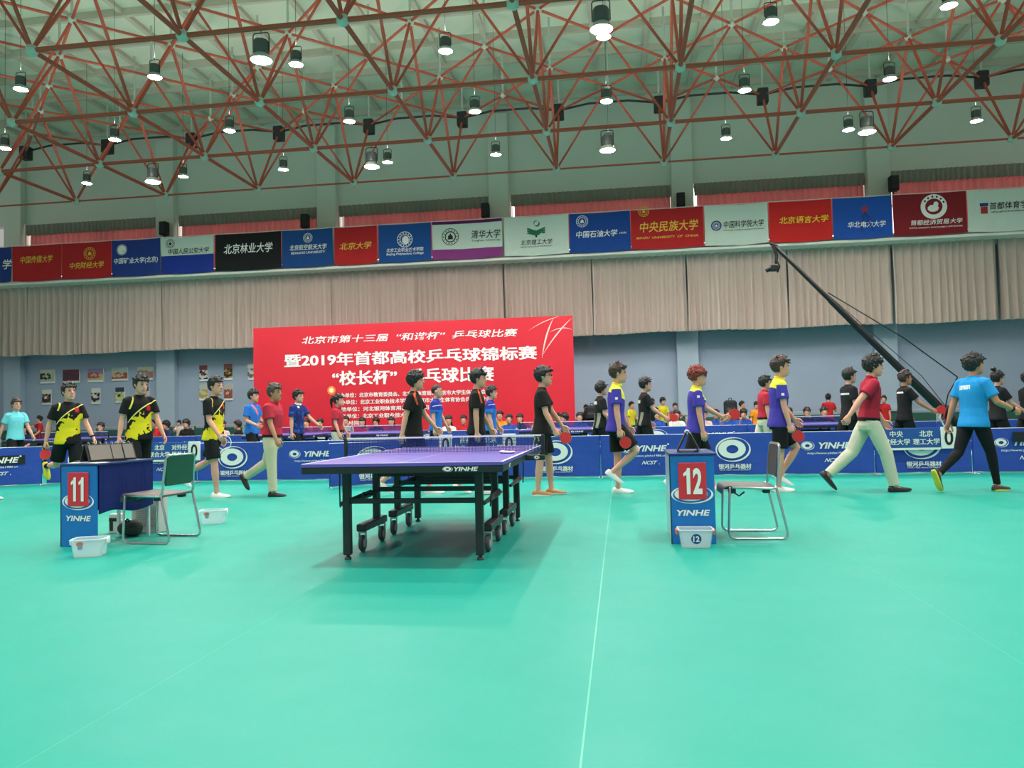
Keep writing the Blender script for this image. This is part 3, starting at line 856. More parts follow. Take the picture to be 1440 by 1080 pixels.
FL = [(-21.7, -21.15, 'blue', (34, 62, 130)), (-21.14, -19.21, 'red', (186, 38, 40)), (-19.2, -17.31, 'red', (190, 36, 38)), (-17.30, -15.49, 'navy', (38, 62, 136)), (-15.46, -13.53, 'white', (206, 220, 208)), (-13.47, -11.11, 'black', (28, 30, 32)),
      (-11.09, -9.31, 'beihang', (28, 74, 136)), (-9.25, -7.79, 'red', (192, 40, 46)), (-7.73, -5.96, 'steel', (30, 80, 148)), (-5.92, -3.62, 'white', (214, 226, 212)), (-3.55, -1.48, 'white', (214, 226, 212)), (-1.45, .46, 'oil', (30, 72, 150)),
      (.48, 2.70, 'red', (196, 42, 40)), (2.74, 4.64, 'white', (206, 222, 216)), (4.68, 6.50, 'bright', (214, 42, 40)), (6.54, 8.23, 'power', (34, 84, 176)), (8.27, 10.33, 'maroon', (134, 34, 42)), (10.35, 12.6, 'white', (200, 214, 204))]
FLB = ['blue flag cut off by the left edge of the picture', 'red flag with a line of gold brush characters, furthest left of the reds', 'red flag with a gold emblem over gold characters', 'blue flag with a round pale emblem at upper left and white characters',
       'white flag with a wide blue band along its bottom', 'black flag with large white brush characters', 'plain blue flag with white characters and small lettering, right of the black flag', 'narrow red flag with four gold characters', 'blue flag with a white round seal above two lines',
       'white flag with purple bands at top and bottom', 'white flag with a green book and leaf emblem', 'blue flag with a round seal in its corner and white brush characters', 'red flag with six large gold characters and an emblem cut at the top', 'white flag with a dark blue round emblem beside black characters',
       'bright red flag with six yellow characters, no emblem', 'bright blue flag with a red star over thin dark lines', 'dark maroon flag with a big white ring emblem', 'pale flag at the right end with a red and blue square emblem']
TX = [[('学', .2, .0, .35, .35, 0)], [('中国传媒大学', 0, .12, 1.25, .26, 2)], [('中央财经大学', 0, -.18, 1.3, .24, 2)], [('中国矿业大学(北京)', .0, -.12, 1.65, .24, 0)], [('中国人民公安大学', .05, .12, 1.5, .20, 1)], [('北京林业大学', .0, .10, 1.75, .34, 0)],
      [('北京航空航天大学', .03, .02, 1.3, .19, 0), ('BEIHANG UNIVERSITY', .03, -.16, 1.2, .08, 0)], [('北京大学', 0, -.02, 1.1, .24, 2)], [('北京工业职业技术学院', 0, -.24, 1.25, .13, 0), ('Beijing Polytechnic College', 0, -.38, 1.25, .10, 0)], [('清华大学', .62, .13, .95, .28, 1), ('Tsinghua  University', .62, -.08, .95, .08, 1)],
      [('北京理工大学', 0, -.22, 1.02, .17, 1), ('BEIJING INSTITUTE OF TECHNOLOGY', 0, -.37, 1.02, .05, 1)], [('中国石油大学', -.10, -.06, 1.3, .22, 0), ('(北京)', .72, -.08, .22, .07, 0)], [('中央民族大学', .06, .06, 1.8, .34, 2), ('MINZU  UNIVERSITY  OF  CHINA', .0, -.28, 1.9, .07, 2)], [('中国科学院大学', .22, .0, 1.2, .22, 1), ('University of Chinese Academy of Sciences', .22, -.18, 1.2, .05, 1)],
      [('北京语言大学', .10, .03, 1.45, .22, 6)], [('华北电力大学', .12, -.22, 1.1, .19, 0)], [('首都经济贸易大学', .18, -.26, 1.45, .16, 0), ('CAPITAL UNIVERSITY OF ECONOMICS AND BUSINESS', .15, -.42, 1.5, .04, 0)], [('首都体育学院', .12, .12, 1.25, .22, 1), ('CAPITAL INSTITUTE OF PHYSICAL EDUCATION', .12, -.06, 1.2, .05, 1)]]
YEL_INK = M('ink_yellow', (240, 214, 40), .6)
INKS = [WHITE_INK, BLACK_INK, GOLD_INK, GREEN_INK, BLUE_INK, RED_INK, YEL_INK]
PURP = cloth('flag_purple', (142, 62, 130)); DPURP = cloth('flag_dark_purple', (96, 36, 92)); FBLUE = cloth('flag_band_blue', (34, 58, 150))
FY = 24.37
for i, (a, b, nm, col) in enumerate(FL):
    w = b-a; cx = (a+b)/2; mats = [flagmat(nm, col)]; mb = MB(); nx, nz = 24, 14
    rnd = random.Random(i); p1, p2 = rnd.random()*6, rnd.random()*6
    def dy(x, z): 
        t = (.62-z)/1.25
        return -.02+.018*math.sin(x*5+p1+z*2)*t+.012*math.sin(x*11+p2-z*3)*t
    bands = [(-.62, .62, 0)]
    if i == 4: mats.append(FBLUE); bands = [(-.62, -.02, 1), (-.02, .62, 0)]
    if i == 9: mats += [PURP, DPURP]; bands = [(-.62, -.30, 1), (-.30, .52, 0), (.52, .62, 2)]
    for z0, z1, mi in bands:
        k = max(2, int(nz*(z1-z0)/1.24)); vs = []; 
        for r in range(k+1):
            for c in range(nx+1):
                x = -w/2+w*c/nx; z = z0+(z1-z0)*r/k
                sag = -.035*math.sin(math.pi*c/nx)*(1 if z < 0 else .6)*abs(z)/.62
                vs.append((x, dy(x, z), z+sag))
        fs = [(r*(nx+1)+c, r*(nx+1)+c+1, (r+1)*(nx+1)+c+1, (r+1)*(nx+1)+c) for r in range(k) for c in range(nx)]
        mb.add(vs, fs, mi)
    f = obj('university_flag', mb, mats, loc=(cx, FY, 6.80), angle=180)
    tag(f, FLB[i]+(', hung above the beige curtains' if len(FLB[i].split()) < 11 else ''), 'flag', 'university flags along the ledge')
    tmb = MB()
    for body, x, z, tw, thh, ink in TX[i]:
        if i == 0: x = .1
        t = fit_text(body, min(tw, w*.98), thh, offset=.012, shear=.15 if ink != 1 or i == 5 else .1); shift(t, x, -.006, z); tmb.join(t, ink)
    if i in (2,): emblem(tmb, .12, .22, .22, 2)
    if i == 3: emblem(tmb, -.52, .28, .19, 0); disc(tmb, (-.52, .28), .15, .15, -.007, 24, 0); emblem(tmb, -.52, .28, .13, 3)
    if i == 4: emblem(tmb, -.62, .40, .16, 1)
    if i == 6: emblem(tmb, .03, .33, .16, 0)
    if i == 8: emblem(tmb, 0, .10, .26, 0); disc(tmb, (.02, .08), .12, .14, -.007, 7, 0)
    if i == 9: emblem(tmb, -.55, .10, .28, 1); ellipse_ring(tmb, (-.55, .1), .18, .18, (-.55, .1), .15, .15, -.006, mi=1)
    if i == 10:
        for s in (-1, 1):
            for k in range(3): tmb.add([(0, -.006, -.02+.05*k), (s*.30, -.006, .06+.07*k), (s*.28, -.006, .11+.07*k), (s*.10, -.006, .08+.05*k), (0, -.006, .05+.05*k)], [(0, 1, 2, 3, 4)], 3)
        box(tmb, -.03, .03, -.007, -.006, -.07, .0, 1); ellipse_ring(tmb, (.03, .36), .09, .09, (0, .39), .08, .08, -.006, mi=3)
    if i == 11: emblem(tmb, -.55, .36, .19, 0)
    if i == 12: emblem(tmb, -.70, .56, .17, 2)
    if i == 13: disc(tmb, (-.60, -.02), .16, .16, -.006, 28, 4); emblem(tmb, -.60, -.02, .12, 0)
    if i == 15:
        st = []
        for k in range(10): r = .14 if k % 2 == 0 else .06; st.append((.08+r*math.sin(k*math.pi/5), -.006, .24+r*math.cos(k*math.pi/5)))
        tmb.add(st, [tuple(range(10))], 5)
        for s in (-.35, -.12, .2, .4): tmb.add([(.06, -.005, .15), (.10, -.005, .15), (.08+s*1.1+.02, -.005, -.45), (.08+s*1.1-.02, -.005, -.45)], [(0, 1, 2, 3)], 4)
    if i == 16: ellipse_ring(tmb, (.12, .20), .37, .37, (.12, .20), .24, .24, -.006, mi=0); [disc(tmb, (.12+.30*math.cos(k*.42), .20+.30*math.sin(k*.42)), .03, .035, -.008, 6, 1) for k in range(1, 7)]; disc(tmb, (.10, .15), .16, .11, -.006, 9, 0); disc(tmb, (.18, .27), .07, .08, -.006, 9, 0)
    if i == 17: box(tmb, -.78, -.55, -.007, -.006, .12, .22, 4); box(tmb, -.76, -.57, -.007, -.006, -.10, .11, 5)
    if tmb.f:
        for k, v in enumerate(tmb.v): tmb.v[k] = (v[0], v[1]+dy(v[0], v[2]), v[2])
        obj('lettering', tmb, INKS, f, smooth=False)
ROPE = M('rope_white', (220, 224, 218), .7)
mb = MB(); tube(mb, [(X0+1, FY-.01, 7.43), (X1-1, FY-.01, 7.43)], .012, seg=6, ref=(0, 1, 0)); box(mb, X0+1, X0+1.06, FY-.03, YW, 7.40, 7.46); box(mb, X1-1.06, X1-1, FY-.03, YW, 7.40, 7.46)
tag(obj('flag_rope', mb, ROPE), 'thin pale rope stretched along the tops of the flags', 'rope')

# speakers on the pillars
SPK = M('speaker_black', (26, 26, 28), .6)
for k, (x, z, lb) in enumerate(((-16.03, 8.03, 'black wall speaker above the white and blue flag, leftmost of five'), (-10.72, 7.98, 'black wall speaker on the pink curtain above the plain blue flag'), (-4.33, 7.98, 'black wall speaker above the flag with purple bands'), (2.13, 7.93, 'black wall speaker on the pillar above the big red flag'), (8.69, 8.06, 'black wall speaker at right, above the dark maroon flag'))):
    t = thing('wall_speaker', lb, 'speaker', (x, 25.45, z), 0, 'wall speakers')
    mb = MB(); box(mb, -.13, .13, -.14, .12, -.24, .24, 0, .02); obj('cabinet', mb, SPK, t)
    mb = MB(); box(mb, -.11, .11, -.155, -.141, -.21, .21, 0, .01); obj('grille', mb, M('speaker_grille', (46, 46, 50), .8), t)
    mb = MB(); box(mb, -.03, .03, .115, .24, -.05, .05); box(mb, -.02, .02, .02, .06, -.40, -.23); obj('bracket', mb, DARK, t)

# photo prints on the blue wall
def photo_mat(name, c1, c2, c3, scale):
    m, nt, b = newmat(name); tc = nt.nodes.new('ShaderNodeTexCoord')
    v = nt.nodes.new('ShaderNodeTexVoronoi'); v.inputs['Scale'].default_value = scale; nt.links.new(tc.outputs['Object'], v.inputs[0])
    sx = nt.nodes.new('ShaderNodeSeparateXYZ'); nt.links.new(tc.outputs['Object'], sx.inputs[0]); s2 = nt.nodes.new('ShaderNodeSeparateXYZ'); nt.links.new(v.outputs['Color'], s2.inputs[0])
    c = mixc(nt, gt(nt, lin(nt, [(1, sx.outputs[2]), (.25, s2.outputs[0])], -.12), 0), srgb(*c1), srgb(*c2))
    c = mixc(nt, land(nt, gt(nt, s2.outputs[1], .62), lt(nt, sx.outputs[2], .12)), c, srgb(*c3)); nt.links.new(c, b.inputs['Base Color']); b.inputs['Roughness'].default_value = .5
    return m
PH = [(-20.94, -20.37, 2.60, 3.11, (190, 190, 170), (210, 214, 190), (24, 24, 28), 'dark figures on pale ground, top row, leftmost'), (-20.03, -19.38, 2.60, 3.08, (96, 36, 52), (112, 40, 56), (60, 50, 70), 'maroon curtain scene, top row, second from the left'),
      (-19.04, -18.43, 2.60, 3.08, (214, 190, 140), (150, 140, 180), (190, 90, 80), 'pale yellow court scene, top row, third from the left'), (-18.09, -17.48, 2.62, 3.10, (176, 84, 78), (170, 200, 206), (214, 180, 130), 'team on red court under pale sky, top row, fourth from the left'),
      (-17.09, -16.49, 2.62, 3.10, (176, 120, 104), (200, 196, 176), (150, 140, 120), 'group in rows, top row, fifth from the left'), (-20.86, -20.51, 1.83, 2.38, (120, 76, 52), (222, 222, 214), (40, 34, 36), 'brown and white upright, lower row, leftmost'),
      (-18.90, -18.57, 1.81, 2.38, (214, 206, 192), (226, 226, 220), (36, 38, 46), 'white upright with a black smudge, lower row, between two yellow shirts'), (-17.95, -17.60, 1.83, 2.38, (200, 190, 96), (40, 56, 84), (200, 210, 160), 'navy and yellow-green upright, lower row'),
      (-17.0, -16.66, 1.83, 2.38, (206, 170, 160), (110, 60, 66), (220, 210, 200), 'pinkish upright, lower row, behind the middle player in yellow'), (-14.72, -14.41, 2.51, 3.07, (60, 30, 40), (120, 60, 66), (214, 214, 210), 'dark red upright, top row, just right of the pillar'), (-13.79, -13.47, 2.53, 3.09, (190, 160, 80), (130, 76, 66), (60, 40, 40), 'brown and yellow upright, top row, second right of the pillar'),
      (-14.73, -14.41, 1.83, 2.39, (200, 200, 180), (190, 196, 186), (196, 160, 60), 'pale upright, lower row, just right of the pillar'), (-13.79, -13.48, 1.81, 2.36, (170, 60, 56), (196, 186, 170), (150, 80, 70), 'red and beige upright, lower row, second right of the pillar'), (-12.9, -12.6, 2.50, 3.07, (206, 206, 200), (214, 214, 206), (120, 110, 104), 'upright by the left edge of the red backdrop')]
PAPER = M('paper_white', (238, 238, 234), .6)
for k, (a, b, z0, z1, c1, c2, c3, lb) in enumerate(PH):
    s = 25.85/25.4; a, b, z0, z1 = a*s, b*s, EYE+(z0-EYE)*s, EYE+(z1-EYE)*s
    t = thing('photo_print', 'wall photo, '+lb, 'photo', ((a+b)/2, 25.93, (z0+z1)/2), 0, 'photo prints on the blue wall')
    mb = MB(); box(mb, -(b-a)/2, (b-a)/2, -.03, .018, -(z1-z0)/2, (z1-z0)/2); obj('board', mb, PAPER, t)
    mb = MB(); box(mb, -(b-a)/2, (b-a)/2, -.034, -.031, -(z1-z0)/2+.07, (z1-z0)/2); obj('print', mb, photo_mat('photo_%d' % k, c1, c2, c3, 12 if b-a > .5 else 8), t)

# ---------------------------------------------------------------- red backdrop
t = thing('event_backdrop', 'big red event backdrop with white title lettering before the far wall', 'banner', (-6.21, 22.3, 0))
BRED = M('backdrop_red', (222, 28, 48), .6)
def backdrop_mat():
    m, nt, b = newmat('backdrop_print'); tc = nt.nodes.new('ShaderNodeTexCoord')
    n = nt.nodes.new('ShaderNodeTexNoise'); n.inputs['Scale'].default_value = .5; nt.links.new(tc.outputs['Object'], n.inputs[0])
    c = mixc(nt, n.outputs[0], srgb(204, 20, 44), srgb(222, 34, 54))
    v = nt.nodes.new('ShaderNodeTexVoronoi'); v.inputs['Scale'].default_value = 5.0; nt.links.new(tc.outputs['Object'], v.inputs[0])
    n2 = nt.nodes.new('ShaderNodeTexNoise'); n2.inputs['Scale'].default_value = .8; nt.links.new(tc.outputs['Object'], n2.inputs[0])
    k = land(nt, lt(nt, v.outputs['Distance'], .045), gt(nt, n2.outputs[0], .55))
    nt.links.new(mixc(nt, math_n(nt, 'MULTIPLY', k, .6), c, srgb(255, 210, 190)), b.inputs['Base Color']); b.inputs['Roughness'].default_value = .6; return m
mb = MB(); box(mb, -4.905, 4.905, 0, .06, .05, 3.92); obj('printed_panel', mb, backdrop_mat(), t, smooth=False)
mb = MB()
for x in (-4.6, -2.3, 0, 2.3, 4.6): box(mb, x-.03, x+.03, .07, .13, 0, 3.8); box(mb, x-.03, x+.03, .07, 1.0, 0, .05); tube(mb, [(x, .12, 2.6), (x, .95, .05)], .02, seg=6, ref=(1, 0, 0))
obj('support_frame', mb, RAIL, t)
bl = MB()
def btext(s, x0, x1, z0, z1, off=.02, sh=0): t_ = fit_text(s, x1-x0, z1-z0, offset=off, shear=sh); bl.join(shift(t_, (x0+x1)/2+6.21, -.006, (z0+z1)/2))
btext('北京市第十三届  “和谐杯”  乒乓球比赛', -9.55, -2.92, 3.37, 3.60, .012, .18)
btext('暨2019年首都高校乒乓球锦标赛', -10.12, -2.36, 2.68, 3.08, .024)
btext('“校长杯”  乒乓球比赛', -8.60, -3.64, 2.08, 2.52, .024)
for k, (s, x1) in enumerate((('主办单位：北京市教育委员会、北京市体育局、北京市大学生体育协会', -3.9), ('承办单位：北京工业职业技术学院、北京市大学生体育协会乒乓球分会', -3.75), ('赞助单位：河北银河体育用品有限公司', -5.62), ('冠名单位：北京工业职业技术学院', -6.0), ('比赛时间：', -7.7))):
    btext(s, -8.5, x1, 1.71-.21*k, 1.85-.21*k, .02)
obj('lettering', bl, WHITE_INK, t, smooth=False)
sw = MB()
for pts, r in (([(-2.22, 2.70), (-2.16, 3.1), (-2.06, 3.5), (-1.86, 3.86)], .022), ([(-2.2, 2.80), (-1.95, 3.2), (-1.6, 3.62), (-1.33, 3.84)], .018), ([(-2.0, 3.45), (-1.75, 3.58), (-1.5, 3.6), (-1.33, 3.5)], .012), ([(-2.6, 3.52), (-2.3, 3.72), (-2.0, 3.84), (-1.7, 3.9)], .010)):
    n = 14; P = [np.array((p[0]+6.21, p[1])) for p in pts]; Q = []
    for k in range(n+1):
        u = k/n; Q.append((1-u)**3*P[0]+3*u*(1-u)**2*P[1]+3*u*u*(1-u)*P[2]+u**3*P[3])
    for k in range(n):
        d = Q[k+1]-Q[k]; nn = np.array((-d[1], d[0])); nn = nn/np.linalg.norm(nn); a = r*math.sin(math.pi*(k+.2)/(n+.4)); b_ = r*math.sin(math.pi*(k+1.2)/(n+1.4)) if k < n-1 else .002
        sw.add([(Q[k][0]+nn[0]*a, -.006, Q[k][1]+nn[1]*a), (Q[k+1][0]+nn[0]*b_, -.006, Q[k+1][1]+nn[1]*b_), (Q[k+1][0]-nn[0]*b_, -.006, Q[k+1][1]-nn[1]*b_), (Q[k][0]-nn[0]*a, -.006, Q[k][1]-nn[1]*a)], [(0, 1, 2, 3)])
obj('firework_streaks', sw, M('ink_pale_pink', (250, 206, 200), .6), t, smooth=False)
sp = MB(); st = []
disc(sp, (-8.63+6.21, 1.94), .13, .13, -.004, 20, 0); disc(sp, (-8.63+6.21, 1.94), .07, .07, -.006, 16, 1)
obj('printed_spark', sp, [M('ink_orange', (246, 140, 70), .6), M('ink_cream', (255, 240, 190), .6)], t, smooth=False)

# ---------------------------------------------------------------- barriers
BBLUE = M('barrier_blue', (38, 74, 172), .6, var=.07, vscale=2.5, bmp=(4.0, .5, .03)); BEDGE = M('barrier_tube', (214, 220, 222), .4, metal=.3)
def make_barrier(kind, label, group):
    r = thing('court_barrier', label, 'barrier', group=group)
    mb = MB(); nx, nz = 20, 12; rnd = random.Random(3 if kind == 'emblem' else 4); vs = []
    for s in (0, 1):
        for k in range(nz+1):
            for i in range(nx+1):
                x = -.706+1.412*i/nx; z = .035+.665*k/nz
                vs.append((x, -.018+.012*math.sin(x*7+z*3+(2 if kind == 'emblem' else 0))*max(0, 1-z/.5)+(.02 if s else 0), z))
    N = (nx+1)*(nz+1); fs = []
    for s in (0, 1):
        for k in range(nz):
            for i in range(nx):
                a = s*N+k*(nx+1)+i; q = (a, a+1, a+nx+2, a+nx+1); fs.append(q if not s else q[::-1])
    for i in range(nx): a = nz*(nx+1)+i; fs.append((a, a+1, N+a+1, N+a)); fs.append((i+1, i, N+i, N+i+1))
    for k in range(nz): a = k*(nx+1); fs.append((a+nx+1, a, N+a, N+a+nx+1)); a += nx; fs.append((a, a+nx+1, N+a+nx+1, N+a))
    mb.add(vs, fs); obj('fabric_panel', mb, BBLUE, r, angle=60)
    mb = MB(); tube(mb, [(-.712, 0, .012), (-.712, 0, .70)], .009, seg=6, ref=(1, 0, 0), mi=1); tube(mb, [(.712, 0, .012), (.712, 0, .70)], .009, seg=6, ref=(1, 0, 0), mi=1); tube(mb, [(-.712, 0, .03), (.712, 0, .03)], .009, seg=6, ref=(0, 1, 0)); tube(mb, [(-.712, -.004, .703), (.712, -.004, .703)], .006, seg=6, ref=(0, 1, 0)); obj('frame', mb, [BEDGE, BBLUE], r)
    for s in (-1, 1):
        mb = MB(); tube(mb, [(s*.70, -.16, .012), (s*.70, .16, .012)], .011, seg=6, ref=(0, 0, 1)); obj('foot', mb, BEDGE, r)
    mb = MB(); D = -.034
    if kind == 'emblem':
        mb.join(shift(swirl(.56, .40), -.02, D, .44)); obj('emblem', mb, WHITE_INK, r, smooth=False); mb = MB(); mb.join(shift(fit_text('银河乒乓器材', .52, .085, offset=.03), 0, D, .165)); mb.join(shift(fit_text('YINHE TABLE TENNIS EQUIPMENT', .50, .018, offset=.01), 0, D, .105))
    else:
        mb.join(shift(swirl(.21, .145), -.30, D, .48)); obj('emblem', mb, WHITE_INK, r, smooth=False); mb = MB(); mb.join(shift(fit_text('YINHE', .50, .10, offset=.03, shear=.25, xs=1.4), .12, D, .48)); mb.join(shift(disc(MB(), (0, 0), .015, .015), .39, D, .545))
        mb.join(shift(fit_text('http://www.yinhe1986.cn', .66, .045, offset=.01, shear=.2), .02, D, .355)); mb.join(shift(fit_text('NCST', .26, .062, offset=.02, shear=.5), .08, D, .245)); mb.join(shift(disc(MB(), (0, 0), .008, .008), .24, D, .22))
    obj('lettering', mb, WHITE_INK, r, smooth=False)
    return r
be = make_barrier('emblem', 'x', 'front row court barriers'); by = make_barrier('name', 'x', 'front row court barriers')
b1 = [True, True]
def put_barrier(kind, x, y, rz, label, group):
    k = 0 if kind == 'emblem' else 1; src = (be, by)[k]
    if b1[k]: b1[k] = False; src.location = (x, y, 0); src.rotation_euler.z = rz; tag(src, label, None, group); return src
    return dup(src, (x, y, 0), rz, label, group)
FB = [('name', -8.33, 'behind table 11 and its score panel'), ('emblem', -6.88, 'behind the walker in red polo and pale trousers'), ('name', -5.43, 'at the left end of the match table'), ('emblem', -3.98, 'seen through the net, left half'), ('name', -2.53, 'seen through the net between two score cards'),
      ('emblem', -1.08, 'just right of the match table net'), ('name', .37, 'left of the umpire table numbered 12'), ('emblem', 1.82, 'just right of the umpire table numbered 12'), ('name', 3.27, 'between the purple shirt and the right red polo'), ('emblem', 4.72, 'under the right-hand score panel'), ('name', 6.17, 'behind the walker in the bright blue tee, at right')]
for kind, x, lb in FB: put_barrier(kind, x, 13.05, 0, 'barrier with a white %s, %s' % ('swirl' if kind == 'emblem' else 'maker name', lb), 'front row court barriers')
put_barrier('emblem', 7.62, 13.05, 0, 'blue court barrier with a white swirl emblem, at the right edge of the picture', 'front row court barriers')
put_barrier('emblem', -9.775, 12.98, R(5), 'blue court barrier with a white swirl emblem, between the two left players in yellow', 'front row court barriers')
slant = put_barrier('name', -11.08, 12.38, R(38), 'blue court barrier set at a slant at the far left, with a dark name patch', 'front row court barriers')
mb = MB(); box(mb, -.62, .46, -.0335, -.031, .40, .56); obj('name_patch', mb, M('patch_black', (22, 22, 28), .6), slant, smooth=False)
put_barrier('emblem', -3.92, 11.96, R(28), 'blue court barrier standing askew nearer the match table, behind its left legs', 'front row court barriers')
for k in range(-10, 8):
    x = .9+1.45*k; kind = 'name' if k % 2 else 'emblem'
    if -.60*19.6-3 < x < .46*19.6+1: put_barrier(kind, x, 19.6, 0, 'far row blue court barrier before the spectators, %s from the left' % (ORD+['thirteenth', 'fourteenth', 'fifteenth', 'sixteenth', 'seventeenth', 'eighteenth'])[k+10-0], 'far row court barriers')

# score panels hung on the front barriers
SBLUE = M('score_panel_blue', (34, 84, 160), .5)
def score_panel(label, x0, x1, names, cards, zt=.73, y=12.985):
    r = thing('match_scoreboard', label, 'scoreboard', ((x0+x1)/2, y, 0), 0, 'score panels on the barriers')
    c = (x0+x1)/2; mb = MB(); box(mb, x0-c, x1-c, -.02, .0, zt-.31, zt, 0, .004); box(mb, x0-c, x1-c, -.024, -.003, zt-.345, zt-.312, 1); obj('name_board', mb, [SBLUE, PAPER], r)
    for nm, px in names:
        for i, ln in enumerate(nm): mb = MB(); mb.join(shift(fit_text(ln, .10*len(ln), .10, offset=.02), px-c, -.023, zt-.09-.125*i)); obj('lettering', mb, WHITE_INK, r, smooth=False)
    for px in cards:
        mb = MB(); box(mb, px-c-.115, px-c+.115, -.034, -.022, zt-.33, zt+.01, 0, .003); q = obj('score_card', mb, PAPER, r)
        mb = MB(); mb.join(shift(fit_text('0', .13, .24, offset=.02), px-c, -.037, zt-.16)); obj('numeral', mb, BLACK_INK, q, smooth=False)
    return r
score_panel('blue score panel with two school names and a 0 card, behind the green chair', -8.50, -7.72, [(('北京', '联合大学'), -8.28), (('对外经济', '贸易大学'), -7.86+.02)], [-7.60])
score_panel('blue score panel seen through the match table net, with a 0 card at each end', -2.86, -2.0, [(('首都', '体育大学'), -2.64), (('北京', '工业大学'), -2.2)], [-2.985, -1.885], .76)
score_panel('blue score panel with a 0 card, held by the barrier beside the bright blue tee', 4.10, 4.96, [(('中央', '财经大学'), 4.31), (('北京', '理工大学'), 4.75)], [5.08], .735)
mb = MB(); 
r = thing('event_sticker', 'black sticker reading PRO 20 on the barrier at the right edge', 'sign', (6.15, 13.0, .55), 0); mb = MB(); box(mb, -.12, .5, -.012, 0, -.06, .09, 0); obj('board', mb, M('sticker_black', (24, 24, 28), .5), r)
mb = MB(); mb.join(shift(fit_text('PRO 20', .30, .075, offset=.02), .2, -.015, .01)); obj('lettering', mb, WHITE_INK, r, smooth=False)

# ---------------------------------------------------------------- table tennis tables
TOPM = M('table_top_violet', (96, 84, 178), .34, spec=.5, var=.05, vscale=2); LINE = M('table_line_white', (236, 236, 240), .5); APRON = M('table_apron', (30, 36, 38), .45); LEGM = M('table_leg_black', (36, 40, 40), .45)
RUB = M('tyre_grey', (70, 72, 76), .6); HUB = M('hub_pale', (176, 180, 180), .4); NETM = M('net_navy', (30, 46, 110), .7); TAPE = M('net_tape', (232, 234, 238), .6)
def make_table(label, cat, loc, rz, group):
    r = thing('table_tennis_table', label, cat, loc, rz, group)   # origin: centre of the table on the floor
    hw, hl = .7625, 1.37
    for s, y0, y1 in ((0, -hl, -.006), (1, .006, hl)):
        mb = MB(); box(mb, -hw, hw, y0, y1, .735, .760, 0, .002); tt = obj('table_top', mb, TOPM, r, smooth=False)
        mb = MB(); e = .7606
        for a, b, c, d in ((-hw, -hw+.02, y0, y1), (hw-.02, hw, y0, y1), (-.0015*1.5, .0015*1.5, y0, y1), (-hw+.02, hw-.02, y0 if s == 0 else y1-.02, y0+.02 if s == 0 else y1)):
            mb.add([(a, c, e), (b, c, e), (b, d, e), (a, d, e)], [(0, 1, 2, 3)])
        obj('white_lines', mb, LINE, tt, smooth=False)
        mb = MB(); t_ = .012
        for a, b, c, d in ((-hw, hw, y0, y0+.03), (-hw, hw, y1-.03, y1), (-hw, -hw+.03, y0+.03, y1-.03), (hw-.03, hw, y0+.03, y1-.03)): box(mb, a+t_*.2, b-t_*.2, c+t_*.2, d-t_*.2, .685, .734, 0, .003)
        ap = obj('apron', mb, APRON, r, smooth=False)
        if s == 0:
            mb = MB(); yy = y0+.0018; mb.join(shift(swirl(.075, .038), .355, yy, .711)); obj('emblem', mb, WHITE_INK, ap, smooth=False); mb = MB(); mb.join(shift(fit_text('YINHE', .18, .030, offset=.03, shear=.2, xs=1.4), .49, yy, .711)); obj('lettering', mb, WHITE_INK, ap, smooth=False)
            mb = MB(); q = fit_text('NCST', .10, .03, offset=.03, shear=.3); q.v = [(hw-.0018+.0005, v[0]+y0+.35, v[2]+.711) for v in q.v]; mb.join(q); obj('lettering', mb, WHITE_INK, ap, smooth=False)
    for sx in (-1, 1):
        for yy in (-1.048, 1.048):
            mb = MB(); box(mb, sx*.524-.03, sx*.524+.03, yy-.03, yy+.03, .035, .70, 0, .006); lg = obj('leg', mb, LEGM, r, smooth=False)
            mb = MB(); lathe(mb, [(.012, .012), (.012, .04)], 10, (sx*.524, yy, 0)); lathe(mb, [(.026, 0), (.028, .008), (.018, .022), (.012, .024)], 12, (sx*.524, yy, 0)); obj('foot', mb, DARK, lg)
        for yy in (-.32, .32):
            mb = MB(); box(mb, sx*.524-.028, sx*.524+.028, yy-.03, yy+.03, .20, .70, 0, .006); obj('leg', mb, LEGM, r, smooth=False)
            mb = MB(); o = -.12 if yy < 0 else .12; box(mb, sx*.524-.04, sx*.524+.04, yy+o-.30, yy+o+.30, .165, .225, 0, .008); bmo = obj('caster_beam', mb, LEGM, r, smooth=False)
            for cy in (yy+o-.26, yy+o+.26):
                mb = MB()
                mb2 = MB(); lathe(mb2, [(.02, -.018), (.058, -.018), (.067, -.011), (.067, .011), (.058, .018), (.02, .018)], 20); mb2.v = [(sx*.524+v[2], cy+v[0], .0675+v[1]) for v in mb2.v]; w = obj('wheel', mb2, RUB, bmo)
                mb3 = MB(); lathe(mb3, [(.001, -.023), (.034, -.022), (.040, -.017), (.040, .017), (.034, .022), (.001, .023)], 16); mb3.v = [(sx*.524+v[2], cy+v[0], .0675+v[1]) for v in mb3.v]
                for s_ in (-1, 1): box(mb3, sx*.524+s_*.028-.003, sx*.524+s_*.028+.003, cy-.014, cy+.014, .05, .15, 0)
                box(mb3, sx*.524-.029, sx*.524+.029, cy-.02, cy+.02, .148, .166); obj('caster_fork', mb3, HUB, bmo)
        for yy, dz in ((-.70, 0), (.70, 0)):
            mb = MB(); tube(mb, [(sx*.565, yy-.37, .43), (sx*.565, yy+.36, .44)], (.018, .032), seg=4, ref=(1, 0, 0), rnd=False); obj('fold_strut', mb, LEGM, r, smooth=False)
            mb = MB(); tube(mb, [(sx*.60, yy-.3*(1 if yy < 0 else -1), .40), (sx*.61, yy-.28*(1 if yy < 0 else -1), .55), (sx*.60, yy-.3*(1 if yy < 0 else -1), .68)], .006, seg=6, ref=(1, 0, 0)); obj('lock_cable', mb, DARK, r)
